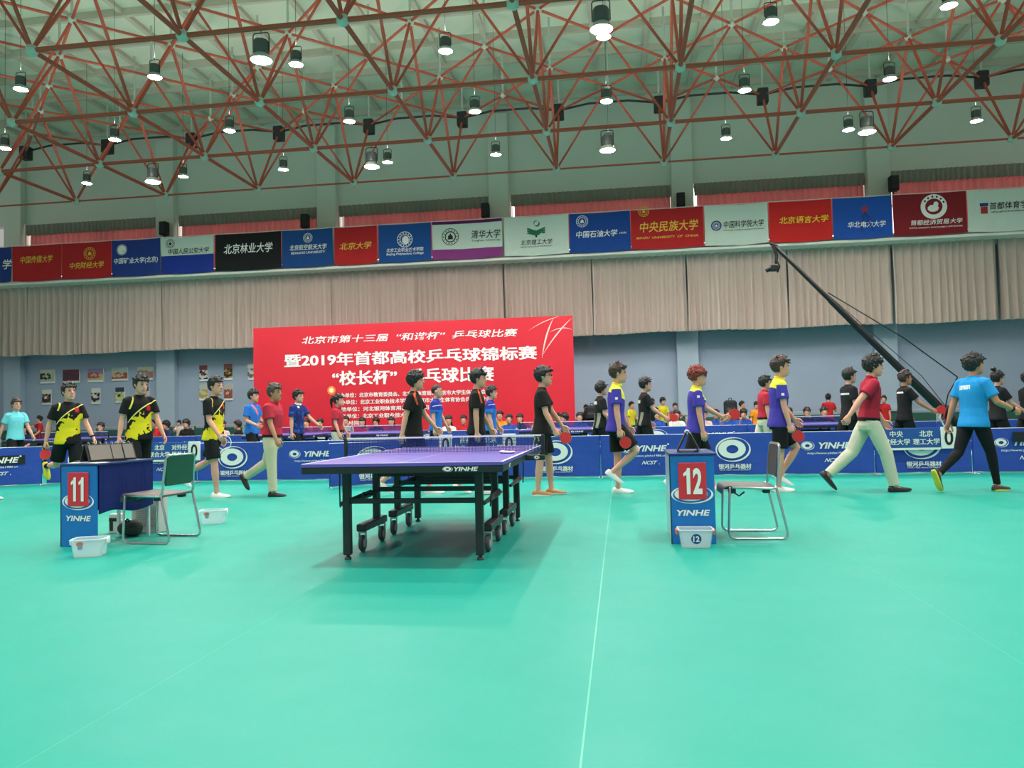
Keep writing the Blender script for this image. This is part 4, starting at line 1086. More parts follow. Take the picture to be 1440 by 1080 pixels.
    for yy, zz in ((-1.048, .45), (-.32, .47), (.32, .47), (1.048, .45), (-.32, .60), (.32, .60)):
        mb = MB(); box(mb, -.50, .50, yy-.016, yy+.016, zz-.02, zz+.02, 0, .004); obj('cross_bar', mb, LEGM, r, smooth=False)
    mb = MB(); tube(mb, bezier_round([(-.40, -1.048, .47), (-.40, -1.048, .515), (-.28, -1.048, .515), (-.28, -1.048, .47)], .015), .006, seg=6, ref=(0, 1, 0)); obj('latch_handle', mb, DARK, r)
    # net
    mb = MB(); hn = .9125
    x = -.90
    while x <= .90: mb.add([(x-.0022, 0, .765), (x+.0022, 0, .765), (x+.0022, 0, hn-.008), (x-.0022, 0, hn-.008)], [(0, 1, 2, 3)]); x += .0125
    z = .775
    while z < hn-.01: mb.add([(-.905, .0006, z-.002), (.905, .0006, z-.002), (.905, .0006, z+.002), (-.905, .0006, z+.002)], [(0, 1, 2, 3)]); z += .0125
    nt_ = obj('net', mb, NETM, r, smooth=False)
    mb = MB(); box(mb, -.905, .905, -.006, .006, hn-.014, hn); obj('net_tape', mb, TAPE, nt_, smooth=False)
    for sx in (-1, 1):
        mb = MB(); box(mb, sx*.915-.014, sx*.915+.014, -.014, .014, .69, .915, 0, .004); box(mb, min(sx*.74, sx*.93), max(sx*.74, sx*.93), -.03, .03, .685, .733, 0, .006); ps = obj('net_post', mb, APRON, r)
        mb = MB(); mb.join(shift(swirl(.05, .034), sx*.86, -.0315, .71)); obj('emblem', mb, WHITE_INK, ps, smooth=False)
    return r
mt = make_table('violet table tennis table with black wheeled frame, nearest and largest, in the centre court', 'table tennis table', (-1.609, 6.859, 0), 0, 'table tennis tables')
for x, lb in ((-7.48, 'far table tennis table behind the walker in navy polo'), (-5.50, 'far table tennis table partly hidden by the woman in red polo'), (-1.35, 'far table tennis table behind the black shirt with glasses, below the red backdrop'), (3.95, 'far table tennis table between the purple shirt and the black tee at right'), (-13.3, 'far table tennis table behind the players in black and yellow, far left')):
    dup(mt, (x, 17.3, 0), 0, lb, 'table tennis tables')
# ball and towels on the near table
mb = MB()
for k in range(9):
    a = k*.7; 
    if k < 9: ball(mb, (.03*math.cos(a*2.1)*k/3, .05*math.sin(a*1.7)*k/4, .012), (.028, .03, .012), seg=8, rings=5)
tag(obj('lace_cloth', remesh(mb, .006, 1), M('lace_pink', (226, 200, 222), .8), loc=(-.99, 6.62, .7605), angle=180), 'small crumpled pale cloth on the match table by the right net post', 'cloth')

# ---------------------------------------------------------------- umpire tables, chairs, boxes
UBLUE = M('umpire_blue', (20, 112, 190), .45); UNAVY = cloth('umpire_skirt', (18, 36, 100)); UTOP = M('umpire_top', (30, 52, 110), .4); CARD_RED = M('card_red', (214, 44, 60), .5); EDGE_W = M('edge_white', (206, 214, 220), .4)
def numerals(s, h):
    m = MB(); w = h*.36; x = -w*(len(s)*1.06)/2+w*.03
    for ch in s:
        if ch == '1': m.add([(x+w*.42, 0, -h/2), (x+w*.80, 0, -h/2), (x+w*.80, 0, h/2), (x+w*.50, 0, h/2), (x+w*.42, 0, h*.40), (x+w*.10, 0, h*.30), (x+w*.10, 0, h*.18), (x+w*.42, 0, h*.24)], [(0, 1, 2, 3, 4, 7), (4, 5, 6, 7)])
        else: m.join(shift(fit_text(ch, w*.95, h, offset=.035), x+w*.5, 0, 0))
        x += w*1.06
    return m
def umpire_table(num, label, loc, rz, w, L, skirt):
    r = thing('umpire_table', label, 'table', loc, rz, 'numbered umpire tables')   # origin: left front foot
    mb = MB(); box(mb, -.01, w+.02, -.01, L, .725, .745, 0, .004); obj('table_top', mb, UTOP, r, smooth=False)
    mb = MB(); box(mb, 0, w, 0, .018, 0, .725, 0, .003); box(mb, -.006, -.0005, -.002, .02, 0, .725, 1); fp = obj('front_panel', mb, [UBLUE, DARK], r, smooth=False)
    mb = MB(); mb.join(shift(swirl(.34, .15), w/2-.005, -.003, .405)); obj('emblem', mb, WHITE_INK, fp, smooth=False); mb = MB(); mb.join(shift(fit_text('YINHE', .27, .048, offset=.03, shear=.2, xs=1.4), w/2, -.003, .255)); obj('lettering', mb, WHITE_INK, fp, smooth=False)
    mb = MB(); box(mb, w/2-.112, w/2+.112, -.010, -.004, .365, .665, 0, .002); cd = obj('number_card', mb, CARD_RED, r, smooth=False)
    mb = MB(); mb.join(shift(numerals(num, .215), w/2, -.013, .515)); obj('numeral', mb, WHITE_INK, cd, smooth=False)
    for sx in (0, 1):
        if skirt:
            mb = MB(); x = w if sx else 0; nx = 14; vs = []
            for q in (0, 1):
                for k in range(2):
                    for i in range(nx+1): vs.append((x+(.003+q*.008+.006*math.sin(i*1.1)*(1-k))*(1 if sx else -1), .02+(L-.03)*i/nx, (.29+.02*math.sin(i*.5)) if k == 0 else .724))
            n = nx+1; fs = []
            for q in (0, 1):
                for i in range(nx): a = q*2*n+i; fs.append((a, a+1, a+n+1, a+n) if q else (a, a+n, a+n+1, a+1))
            mb.add(vs, fs); obj('side_skirt', mb, UNAVY, r, smooth=False)
        else:
            mb = MB(); x = w-.012 if sx else .0; box(mb, x, x+.012, .02, L-.02, .02, .724, 0); obj('side_panel', mb, UBLUE if sx else M('panel_clear_grey', (150, 176, 190), .25), r, smooth=False)
    for sx in (.02, w-.02):
        mb = MB(); box(mb, sx-.012, sx+.012, L-.05, L-.026, 0, .725); obj('leg', mb, EDGE_W, r)
    return r
u11 = umpire_table('11', 'umpire table with red number 11 card on its bright blue front', (-5.015, 6.35, 0), R(-6), .38, .72, True)
u12 = umpire_table('12', 'umpire table with red number 12 card on its bright blue front', (.39, 6.52, 0), 0, .355, .70, False)
CARDG = M('flip_card_grey', (120, 112, 104), .5)
def flip_board(label, loc, rz, wide):
    r = thing('flip_scoreboard', label, 'scoreboard', loc, rz, 'flip scoreboards on the umpire tables')
    for s in (-1, 1):
        mb = MB(); a = R(30)*s; b0 = np.array([s*.085, 0, 0.01]); b1 = np.array([s*.008, 0, .165])
        n = np.array([.165, 0, s*.085]); n = n/np.linalg.norm(n)*.006
        vs = [tuple(b0+n*q+np.array([0, y, 0])) for q in (-1, 1) for y in (-wide/2, wide/2)]+[tuple(b1+n*q+np.array([0, y, 0])) for q in (-1, 1) for y in (-wide/2, wide/2)]
        mb.add(vs, [(0, 1, 3, 2), (4, 6, 7, 5), (0, 4, 5, 1), (2, 3, 7, 6), (0, 2, 6, 4), (1, 5, 7, 3)]); obj('stand_panel', mb, M('board_black', (22, 22, 24), .45), r, smooth=False)
    d = np.array([.165, 0, .077]); d = d/np.linalg.norm(d)
    for k, (y0, y1) in enumerate(((-.46, -.02), (.0, .22), (.25, .46))):
        mb = MB(); p0 = np.array([.082, 0, .02])+d*.010; p1 = np.array([.018, 0, .15])+d*.010
        vs = []
        for q in (0, .006):
            for P in (p0, p1): vs += [tuple(P+d*q+np.array([0, y0*wide, 0])), tuple(P+d*q+np.array([0, y1*wide, 0]))]
        mb.add(vs, [(0, 2, 3, 1), (4, 5, 7, 6), (0, 1, 5, 4), (2, 6, 7, 3), (0, 4, 6, 2), (1, 3, 7, 5)]); obj('flip_card', mb, CARDG, r, smooth=False)
    mb = MB()
    for k in range(8): tube(mb, [(.0+.020*math.cos(t), wide*(-.42+.12*k), .165+.016*math.sin(t)) for t in [q*math.pi/5 for q in range(10)]], .0025, seg=5, closed=True, ref=(0, 1, 0))
    obj('ring_binding', mb, HUB, r)
    return r
flip_board('flip scoreboard with grey cards standing open on the table numbered 11', (-4.74, 6.62, .745), R(-28), .44)
flip_board('black flip scoreboard seen from its end on the table numbered 12', (.56, 6.80, .745), R(-4), .36)
mb = MB(); box(mb, -.10, .10, -.07, .07, 0, .002); tag(obj('score_sheet', mb, PAPER, loc=(-4.72, 6.42, .7455), rotz=R(-20)), 'white score sheet lying at the front right of the table numbered 11', 'paper')
mb = MB(); box(mb, -.06, .06, -.05, .05, 0, .002); tag(obj('score_sheet', mb, PAPER, loc=(-4.92, 6.43, .7455), rotz=R(10)), 'small white slip lying at the front left of the table numbered 11', 'paper')

CHROME = M('chrome', (196, 200, 200), .22, metal=.9); SEATG = M('seat_grey_brown', (104, 98, 94), .55); BACKG = M('back_green', (28, 84, 64), .5); BACKB = M('back_brown', (66, 58, 58), .5)
def chair(label, loc, rz, bm_):
    r = thing('folding_chair', label, 'chair', loc, rz, 'steel chairs beside the umpire tables')    # faces -X
    mb = MB()
    for s in (-1, 1):
        y = s*.225
        tube(mb, bezier_round([(-.225, y, .43), (-.245, y, .012), (.245, y, .012), (.155, y, .43)], .06), .0105, seg=8, ref=(0, 1, 0))
    tube(mb, bezier_round([(-.20, -.222, .438), (.165, -.222, .425), (.175, -.215, .60), (.195, -.205, .795), (.195, .205, .795), (.175, .215, .60), (.165, .222, .425), (-.20, .222, .438)], .05), .0115, seg=8, ref=(0, .3, 1))
    obj('frame', mb, CHROME, r)
    mb = MB(); rings = []
    for x, z in ((-.285, .395), (-.283, .425), (-.268, .446), (-.235, .456), (-.1, .452), (.05, .446), (.16, .440)):
        rings.append([(x, -.20, z), (x, -.21, z-.008), (x, -.20, z-.02), (x, .20, z-.02), (x, .21, z-.008), (x, .20, z), (x, .1, z-.003), (x, -.1, z-.003)])
    loft(mb, rings); obj('seat', mb, SEATG, r)
    mb = MB(); rings = []
    for z, x in ((.52, .168), (.56, .170), (.66, .178), (.76, .190), (.785, .193)):
        k = .19 if .53 < z < .78 else .175; rings.append([(x+.012, -k, z), (x+.018, 0, z), (x+.012, k, z), (x-.010, k, z), (x+.004, 0, z), (x-.010, -k, z)])
    loft(mb, rings); obj('backrest', mb, bm_, r)
    mb = MB()
    for x in (-.2, .08):
        for y0 in (-.20, .13): mb = MB(); box(mb, x-.03, x+.03, y0, y0+.07, .385, .43, 0, .008); obj('seat_bracket', mb, DARK, r)
    mb = MB(); tube(mb, [(-.2, -.16, .40), (-.14, -.15, .36), (-.10, -.15, .39)], .008, seg=6); obj('seat_bracket', mb, DARK, r)
    return r
chair('steel chair with a green backrest beside the table numbered 11', (-4.25, 6.70, 0), R(-5), BACKG)
chair('steel chair with a dark brown backrest beside the table numbered 12', (1.117, 6.95, 0), 0, BACKB)

def plastic():
    m, nt, b = newmat('clear_plastic'); b.inputs['Base Color'].default_value = srgb(226, 238, 242); b.inputs['Roughness'].default_value = .25
    tr = nt.nodes.new('ShaderNodeBsdfTransparent'); mx = nt.nodes.new('ShaderNodeMixShader'); mx.inputs[0].default_value = .36
    out = nt.nodes['Material Output']; nt.links.new(tr.outputs[0], mx.inputs[1]); nt.links.new(b.outputs[0], mx.inputs[2]); nt.links.new(mx.outputs[0], out.inputs[0]); return m
PLAST = plastic(); RIMW = M('box_rim', (232, 240, 242), .3); ORANGE = M('handle_orange', (238, 120, 84), .45); TBLUE = M('label_blue', (30, 66, 140), .5)
def tub(label, loc, rz, num, w=.25, d=.19, h=.148):
    r = thing('storage_box', label, 'box', loc, rz, 'clear plastic boxes on the floor')
    mb = MB(); t = .0025
    def rr(hx, hy, z, rad=.02): 
        pts = []
        for cx, cy, a0 in ((hx-rad, hy-rad, 0), (-hx+rad, hy-rad, 90), (-hx+rad, -hy+rad, 180), (hx-rad, -hy+rad, 270)):
            for k in range(4): a = R(a0+30*k); pts.append((cx+rad*math.cos(a), cy+rad*math.sin(a), z))
        return pts
    loft(mb, [rr(w*.42, d*.42, .0), rr(w*.5, d*.5, h), rr(w*.5-t*2, d*.5-t*2, h), rr(w*.42-t*2, d*.42-t*2, .004)]); obj('tub', mb, PLAST, r, smooth=False)
    mb = MB(); loft(mb, [rr(w*.5+.008, d*.5+.008, h-.008), rr(w*.5+.008, d*.5+.008, h), rr(w*.5-t, d*.5-t, h), rr(w*.5-t, d*.5-t, h-.008)], closed=True); obj('rim', mb, RIMW, r, smooth=False)
    for s in (-1, 1):
        mb = MB(); box(mb, min(s*(w*.5+.004), s*(w*.5+.022)), max(s*(w*.5+.004), s*(w*.5+.022)), -.035, .035, h-.05, h-.002, 0, .005); obj('handle', mb, ORANGE if num == '12' else RIMW, r)
    fy = lambda z: -d*(.42+.08*z/h)-.0015
    if num == '12':
        mb = MB(); q = disc(MB(), (0, 0), .040, .040); mb.join(q, 0); mb.join(shift(fit_text('12', .05, .045, offset=.03), 0, -.001, 0), 1)
        mb.v = [(x, fy(.075+z)+y, .075+z) for x, y, z in mb.v]; obj('number_label', mb, [TBLUE, WHITE_INK], r, smooth=False)
    else:
        mb = MB(); mb.join(disc(MB(), (-.05, .012), .028, .018), 0); mb.join(disc(MB(), (-.05, -.015), .020, .020, -.0005), 1)
        mb.v = [(x, fy(.10+z)+y, .10+z) for x, y, z in mb.v]; obj('sticker', mb, [ORANGE, M('label_grey_blue', (130, 160, 196), .5)], r, smooth=False)
    return r
tub('clear plastic box on the floor in front of the table numbered 11', (-4.41, 5.92, 0), R(20), None)
tub('clear plastic box on the floor behind the green chair', (-4.36, 7.80, 0), R(18), None)
tub('clear plastic box labelled 12 with orange handles on the floor', (.566, 6.395, 0), 0, '12', w=.265)

# things under the table numbered 11
T_WHITE = M('carton_white', (216, 214, 206), .6)
for x, y, w, h, lb in ((-5.055, 7.13, .115, .19, 'taller white carton with a black T mark behind the table numbered 11'), (-4.945, 7.12, .080, .13, 'shorter white carton with a black T mark behind the table numbered 11')):
    t = thing('small_carton', lb, 'box', (x, y, 0), R(-6), 'white cartons'); mb = MB(); box(mb, -w/2, w/2, 0, .08, 0, h, 0, .004); obj('carton_body', mb, T_WHITE, t, smooth=False)
    mb = MB(); box(mb, -w*.45, w*.32, -.003, -.001, h*.62, h*.80); box(mb, -w*.40, -w*.05, -.003, -.001, h*.12, h*.62); obj('mark', mb, BLACK_INK, t, smooth=False)
t = thing('white_carton', 'large white printed carton standing on end behind the green chair', 'box', (-4.735, 7.16, 0), R(-6)); mb = MB(); box(mb, -.16, .16, 0, .14, 0, .365, 0, .006); obj('carton_body', mb, M('carton_grey', (196, 194, 190), .6, var=.06, vscale=30), t, smooth=False)
mb = MB(); mb.join(shift(swirl(.07, .05), -.10, -.003, .31)); obj('emblem', mb, WHITE_INK, t, smooth=False); mb = MB(); mb.join(shift(fit_text('YINHE', .14, .03, offset=.03, shear=.2), .03, -.003, .31)); [box(mb, -.10, .14, -.003, -.002, .06+.018*k, .066+.018*k) for k in range(12)]; obj('lettering', mb, M('ink_grey', (156, 150, 148), .7), t, smooth=False)
mb = MB(); ball(mb, (0, 0, .075), (.12, .075, .075), seg=16, rings=10); ball(mb, (.06, .0, .08), (.075, .07, .082), seg=14, rings=9); tube(mb, [(-.05, -.02, .13), (0, -.03, .17), (.05, -.02, .13)], .010, seg=6)
tag(obj('kit_bag', remesh(mb, .008, 2), M('bag_grey', (64, 70, 66), .8, var=.3, vscale=12), loc=(-4.76, 6.95, 0), angle=180), 'dark grey soft bag lying between the green chair and the white cartons', 'bag')

# ---------------------------------------------------------------- camera crane
t = thing('camera_crane', 'black camera crane with its long boom raised to the upper left', 'camera crane', (7.3, 18.5, 0))
CB = M('crane_black', (24, 24, 26), .45)
a, b = np.array([-3.62, 0, 4.84]), np.array([.22, 0, .55])
mb = MB(); n = 5
tube(mb, [a, a+(b-a)*.3, a+(b-a)*.3, a+(b-a)*.7, a+(b-a)*.7, b], [.045, .055, .065, .085, .095, .10], seg=8, ref=(0, 1, 0)); obj('boom', mb, CB, t, angle=30)
mb = MB(); tube(mb, bezier_round([a+(b-a)*.28+np.array([.05, 0, .08]), (-.9, 0, 2.62), (.20, 0, 1.70), (-.02, 0, 1.32), (-.10, 0, .98)], .03), .014, seg=6, ref=(0, 1, 0)); tube(mb, [a+(b-a)*.28+np.array([.03, .02, .05]), (-.55, .02, 1.75), (-.08, 0, 1.05)], .008, seg=6, ref=(0, 1, 0)); obj('tension_cable', mb, CB, t)
mb = MB(); tube(mb, [(-3.60, 0, 4.86), (-3.72, 0, 4.92)], .04, seg=8); tube(mb, bezier_round([(-3.70, 0, 4.90), (-3.60, 0, 4.66), (-3.63, 0, 4.48)], .08), .035, seg=8); obj('head_arm', mb, CB, t)
mb = MB(); box(mb, -3.78, -3.58, -.08, .08, 4.28, 4.42, 0, .02); tube(mb, [(-3.76, 0, 4.34), (-3.86, 0, 4.30)], .05, seg=12, rnd=False); tube(mb, [(-3.60, 0, 4.50), (-3.55, .0, 4.38), (-3.60, 0, 4.26)], .02, seg=6); obj('remote_camera', mb, CB, t)
mb = MB(); tube(mb, [(-.04, 0, .52), (-.04, 0, 1.02)], .06, seg=10); [tube(mb, [(-.04, 0, .60), (-.04+.55*math.cos(q), .55*math.sin(q), .03)], .03, seg=8) for q in (.4, 2.5, 4.6)]; obj('tripod', mb, CB, t)
mb = MB()
for k in range(3): box(mb, .12+.07*k, .17+.07*k, -.16, .16, .38-.05*k, .70-.05*k, 0, .02)
obj('counterweight', mb, CB, t)
for k, (x, c) in enumerate(((-.12, (170, 40, 40)), (-.02, (30, 30, 32)), (-.2, (200, 200, 200)))):
    mb = MB(); tube(mb, [(x, -.08, 1.0), (x-.06, -.12, .8), (x+.04, -.1, .6), (x-.03, -.12, .4), (x+.06, -.10, .05)], .018, seg=6); obj('cable_loop', mb, M('cable_%d' % k, c, .5), t)
# ---------------------------------------------------------------- walkers
W = M('shoe_white', (236, 236, 232), .6); SBLK = M('shoe_black', (26, 26, 28), .4); SOCKW = cloth('sock_white', (232, 232, 228)); SOCKB = BLACK_CLOTH
SHB = cloth('shorts_black', (24, 25, 29)); KHAKI = cloth('khaki', (208, 196, 168)); PALE = cloth('pale_trousers', (206, 204, 182))
def by_yellow(nt, X, Y, Z, tc):
    d = lin(nt, [(1, Z), (-.80, X), (-.75, Y), (.55, noise(nt, tc, 9))], -1.30)
    return land(nt, lt(nt, d, .08), gt(nt, d, -.20), lt(nt, Y, .165), gt(nt, lin(nt, [(1, Y)], .19), 0))
def by_line(nt, X, Y, Z, tc):
    d = lin(nt, [(1, Z), (-.80, X), (-.75, Y)], -1.21); return land(nt, lt(nt, math_n(nt, 'ABSOLUTE', d), .011), gt(nt, Z, 1.10))
def by_slash(nt, X, Y, Z, tc):
    d = lin(nt, [(1, Y), (-.35, Z)], .62); return land(nt, lt(nt, math_n(nt, 'ABSOLUTE', d), .011), gt(nt, Z, 1.30), gt(nt, X, .0))
def by_red(nt, X, Y, Z, tc): return land(nt, lt(nt, math_n(nt, 'ABSOLUTE', lin(nt, [(1, Y)], -.085)), .03), lt(nt, math_n(nt, 'ABSOLUTE', lin(nt, [(1, Z)], -1.31)), .035), gt(nt, X, 0))
BY = cloth('shirt_black_yellow', (26, 26, 28), [(by_yellow, (236, 214, 40)), (by_line, (238, 226, 120)), (by_slash, (238, 226, 90)), (by_red, (200, 36, 44))])
def pu_y(nt, X, Y, Z, tc): return gt(nt, lin(nt, [(1, Z), (.55, X)], -1.325), 0)
def pu_s(nt, X, Y, Z, tc): return land(nt, lt(nt, Y, -.20), lt(nt, math_n(nt, 'ABSOLUTE', lin(nt, [(1, Z)], -1.275)), .016), lt(nt, math_n(nt, 'ABSOLUTE', lin(nt, [(1, X)], -.01)), .018))
def sleeve_keep(nt, X, Y, Z, tc): return land(nt, lt(nt, Y, -.19), lt(nt, Z, 1.40))
PU = cloth('shirt_violet_yellow', (76, 64, 170), [(pu_y, (240, 232, 70)), (sleeve_keep, (76, 64, 170)), (pu_s, (236, 236, 240))])
YCOL = cloth('collar_yellow', (240, 232, 80))
def or1(nt, X, Y, Z, tc): return land(nt, lt(nt, math_n(nt, 'ABSOLUTE', lin(nt, [(1, X), (.25, Z)], -.40)), .011), gt(nt, Z, 1.26), lt(nt, Y, -.05))
def or2(nt, X, Y, Z, tc): return land(nt, lt(nt, math_n(nt, 'ABSOLUTE', lin(nt, [(1, Z), (-.3, Y)], -1.495)), .010), lt(nt, X, .05), gt(nt, X, -.07))
BO = cloth('shirt_black_orange', (30, 28, 30), [(or1, (226, 92, 52)), (or2, (226, 92, 52))])
BPK = cloth('shirt_black_panel', (34, 32, 34), [(lambda nt, X, Y, Z, tc: land(nt, lt(nt, X, -.02), lt(nt, Z, 1.08), gt(nt, math_n(nt, 'SINE', lin(nt, [(40, Y)], 0)), .4)), (150, 146, 128)), (or2, (200, 190, 180)), (lambda nt, X, Y, Z, tc: land(nt, lt(nt, X, -.08), lt(nt, math_n(nt, 'ABSOLUTE', lin(nt, [(1, Z)], -1.28)), .03), gt(nt, Y, -.1)), (214, 210, 200))])
BGR = cloth('shirt_blue_gradient', (40, 112, 200), [(lambda nt, X, Y, Z, tc: gt(nt, lin(nt, [(1, Z), (.06, noise(nt, tc, 9))], -1.24), 0), (44, 60, 158)), (lambda nt, X, Y, Z, tc: land(nt, lt(nt, math_n(nt, 'ABSOLUTE', lin(nt, [(1, Z), (-.2, X)], -1.285)), .006), gt(nt, X, .0)), (226, 230, 236))])
NAVC = cloth('shirt_navy_camo', (34, 48, 116), [(lambda nt, X, Y, Z, tc: land(nt, gt(nt, noise(nt, tc, 9), .52), lt(nt, Z, 1.25)), (48, 88, 170)), (lambda nt, X, Y, Z, tc: land(nt, gt(nt, X, .06), lt(nt, math_n(nt, 'ABSOLUTE', lin(nt, [(1, Z)], -1.34)), .02), lt(nt, math_n(nt, 'ABSOLUTE', lin(nt, [(1, Y)], .06)), .025)), (230, 230, 234))])
BLUE_T = cloth('shirt_bright_blue', (46, 116, 206), [(lambda nt, X, Y, Z, tc: land(nt, gt(nt, X, .05), lt(nt, math_n(nt, 'ABSOLUTE', lin(nt, [(1, Y), (.5, Z)], -.62)), .03), gt(nt, Z, 1.2)), (236, 120, 130))])
def logo_back(nt, X, Y, Z, tc): return land(nt, lt(nt, X, -.05), lt(nt, math_n(nt, 'ABSOLUTE', lin(nt, [(1, Z), (.05, Y)], -1.305)), .026), lt(nt, math_n(nt, 'ABSOLUTE', lin(nt, [(1, Y)], -.02)), .085), gt(nt, noise(nt, tc, 60, 1), .40))
CYAN = cloth('shirt_cyan', (36, 146, 214), [(logo_back, (226, 240, 246))])
AQUA = cloth('shirt_aqua', (120, 214, 226))
BLK_L = cloth('shirt_black_logo', (34, 34, 37), [(lambda nt, X, Y, Z, tc: land(nt, lt(nt, X, -.06), lt(nt, math_n(nt, 'ABSOLUTE', lin(nt, [(1, Z)], -1.33)), .016), lt(nt, Y, .09)), (220, 222, 224))])
REDP = cloth('polo_red', (184, 46, 66)); REDD = cloth('polo_dark_red', (168, 36, 58))
CAPM = cloth('cap_black', (30, 30, 34)); LONGB = cloth('track_black', (24, 25, 28), [(lambda nt, X, Y, Z, tc: land(nt, lt(nt, math_n(nt, 'ABSOLUTE', lin(nt, [(1, X), (.12, Z)], -.06)), .012), lt(nt, Z, .5)), (150, 146, 140))])
SHORTC = cloth('shorts_black_green', (24, 25, 29), [(lambda nt, X, Y, Z, tc: land(nt, lt(nt, X, -.03), lt(nt, Z, .78), lt(nt, noise(nt, tc, 16), .53)), (206, 226, 60))])
YSH = M('shoe_yellow', (214, 210, 60), .5); TEAL_SOLE = M('sole_blue', (40, 110, 170), .5); BRN = M('shoe_brown', (176, 122, 66), .5); DGREY = M('shoe_dark', (62, 54, 50), .5)

# walkers in front of the barriers
p2 = person('young man in black and yellow shirt carrying a red bat, far left, behind table 11', -8.18, 10.5, -32, 1.72, 'short', shirt=BY, bottom=SHB, shoe_m=YSH, sole_m=TEAL_SOLE, sock_m=SOCKB, legs=((-24, 62, -70), (14, 6, 0)), arms=((-14, 14, 12, 4), (16, 14, 14, 0)), head=(4, 0), curl=(60, 30), band=1)
paddle('red bat held low by the far left player in black and yellow', p2, 0, 10, face=(.35, -1, .1))
p3 = person('young man in black and yellow looking down, behind the flip board of table 11', -7.03, 10.5, -34, 1.80, 'short', shirt=BY, bottom=SHB, shoe_m=W, sock_m=SOCKW, legs=((12, 6, 0), (-16, 34, -38)), arms=((-4, 12, 12, 0), (14, 12, 12, 0)), head=(6, 12), curl=(60, 26))
paddle('red bat held by the player in black and yellow looking down', p3, 0, 18, face=(.5, -1, 0))
p4 = person('young man in black and yellow shirt striding just right of the green chair', -5.86, 10.5, -4, 1.73, 'short', shirt=BY, bottom=SHB, shoe_m=W, sock_m=None, legs=((10, 6, 0), (-22, 42, -48)), arms=((12, 6, 28, 0), (-8, 10, 16, 0)), head=(-10, 2), curl=(40, 30))
mb = MB(); w_, d_, n_, t_ = HANDS[p4.name, 0]; c_ = np.array(world_of(p4, w_))+np.array([.11, -.03, -.12])
tube(mb, [c_+np.array([.10*math.cos(q), .0, .10*math.sin(q)]) for q in [k*math.pi/12 for k in range(-9, 10)]], .006, seg=6, ref=(0, 1, 0)); tag(obj('lanyard_loop', mb, M('cord_white', (226, 228, 226), .6)), 'thin white loop in the hand of the player striding by the green chair', 'cord')
p6 = person('grey-haired man in red polo and khaki trousers walking between the chair and match table', -4.98, 10.55, -2, 1.60, 'short', HAIR_GREY, REDP, KHAKI, True, SBLK, SBLK, legs=((4, 2, 0), (-22, 36, -58)), arms=((16, 6, 10, 0), (-10, 8, 12, 0)), collar=REDP, tucked=True, build=1.12, skin=SKIN_TAN, head=(-6, 2), curl=(36, 30), band=1)
p9 = person('mop-haired young man in black shirt with orange shoulder lines, behind the net', -2.90, 10.6, 6, 1.75, 'mop', shirt=BO, bottom=SHB, shoe_m=W, sock_m=None, legs=((-18, 30, -38), (18, 8, 0)), arms=((-16, 8, 8, 0), (26, 10, 14, 0)), head=(0, 0), curl=(34, 44))
p11 = person('short-haired man in black shirt with orange shoulder lines, behind the net', -2.0, 10.6, 10, 1.72, 'short', shirt=BO, bottom=SHB, shoe_m=W, sock_m=None, legs=((8, 4, 0), (-8, 22, -20)), arms=((0, 6, 4, 0), (18, 8, 10, 0)), head=(-12, 2), curl=(34, 30))
p13 = person('man with glasses in plain black shirt holding a bat, right of the net', -1.06, 10.4, 2, 1.72, 'short', shirt=cloth('shirt_black_brown', (36, 32, 32), [(or2, (200, 140, 120))]), bottom=SHORTC, shoe_m=BRN, sock_m=None, legs=((-4, 2, 0), (10, 6, 0)), arms=((14, 8, 14, 0), (26, 8, 10, 0)), glasses=BLACK_CLOTH, curl=(60, 30), head=(0, -3))
paddle('red bat held by the man with glasses right of the net', p13, 0, 40, face=(.1, -1, .1))
p15 = person('young man in violet and yellow polo walking alone left of table 12', -.07, 10.5, 2, 1.74, 'short', HAIR_BROWN, PU, SHB, False, W, sock_m=None, legs=((36, 86, -34), (2, 3, 0)), arms=((2, 7, 6, 0), (14, 8, 12, 0)), collar=YCOL, curl=(60, 30), head=(0, 3))
paddle('red bat held low by the violet polo player left of table 12', p15, 0, 26, face=(0, -1, 0))
p17 = person('young man with dyed red hair and glasses in violet and yellow polo, behind table 12', 1.0, 10.7, 4, 1.70, 'puffy', HAIR_RED, PU, SHB, False, W, sock_m=None, legs=((-14, 28, -30), (20, 8, 0)), arms=((4, 6, 6, 0), (40, 10, 22, 0)), collar=YCOL, glasses=BLACK_CLOTH, curl=(32, 60), head=(0, 2))
paddle('red bat held forward by the red-haired player behind table 12', p17, 1, 60, face=(.2, -1, .2), back=True)
p19 = person('young man in violet and yellow polo with red bat, behind the brown chair', 2.07, 10.65, 2, 1.77, 'short', HAIR_BROWN, PU, SHB, False, W, sock_m=None, legs=((-2, 3, 0), (34, 66, -28)), arms=((6, 7, 8, 0), (20, 8, 20, 0)), collar=YCOL, curl=(60, 30), head=(0, 2))
paddle('red bat held by the violet polo player behind the brown chair', p19, 0, 34, face=(0, -1, 0))
p21 = person('man in dark red polo and pale trousers striding right of the brown chair', 3.16, 10.5, 4, 1.78, 'mop', shirt=REDD, bottom=PALE, long=True, shoe_m=SBLK, sole_m=SBLK, legs=((22, 10, 2), (-26, 22, -50)), arms=((-40, 8, 8, 0), (24, 8, 14, 0)), collar=REDD, tucked=True, curl=(46, 30), lean=5, head=(-8, 4))
p23 = person('man in cyan tee and black track trousers walking away, bent right arm with a watch', 4.40, 10.45, 24, 1.75, 'mop', shirt=CYAN, bottom=LONGB, long='slim', shoe_m=DGREY, sole_m=YSH, legs=((20, 8, 0), (-22, 30, -72)), arms=((16, 22, 52, 6), (-14, 12, 6, 0)), curl=(60, 40), head=(-18, 0), band=0, skin=SKIN_TAN, build=1.06)
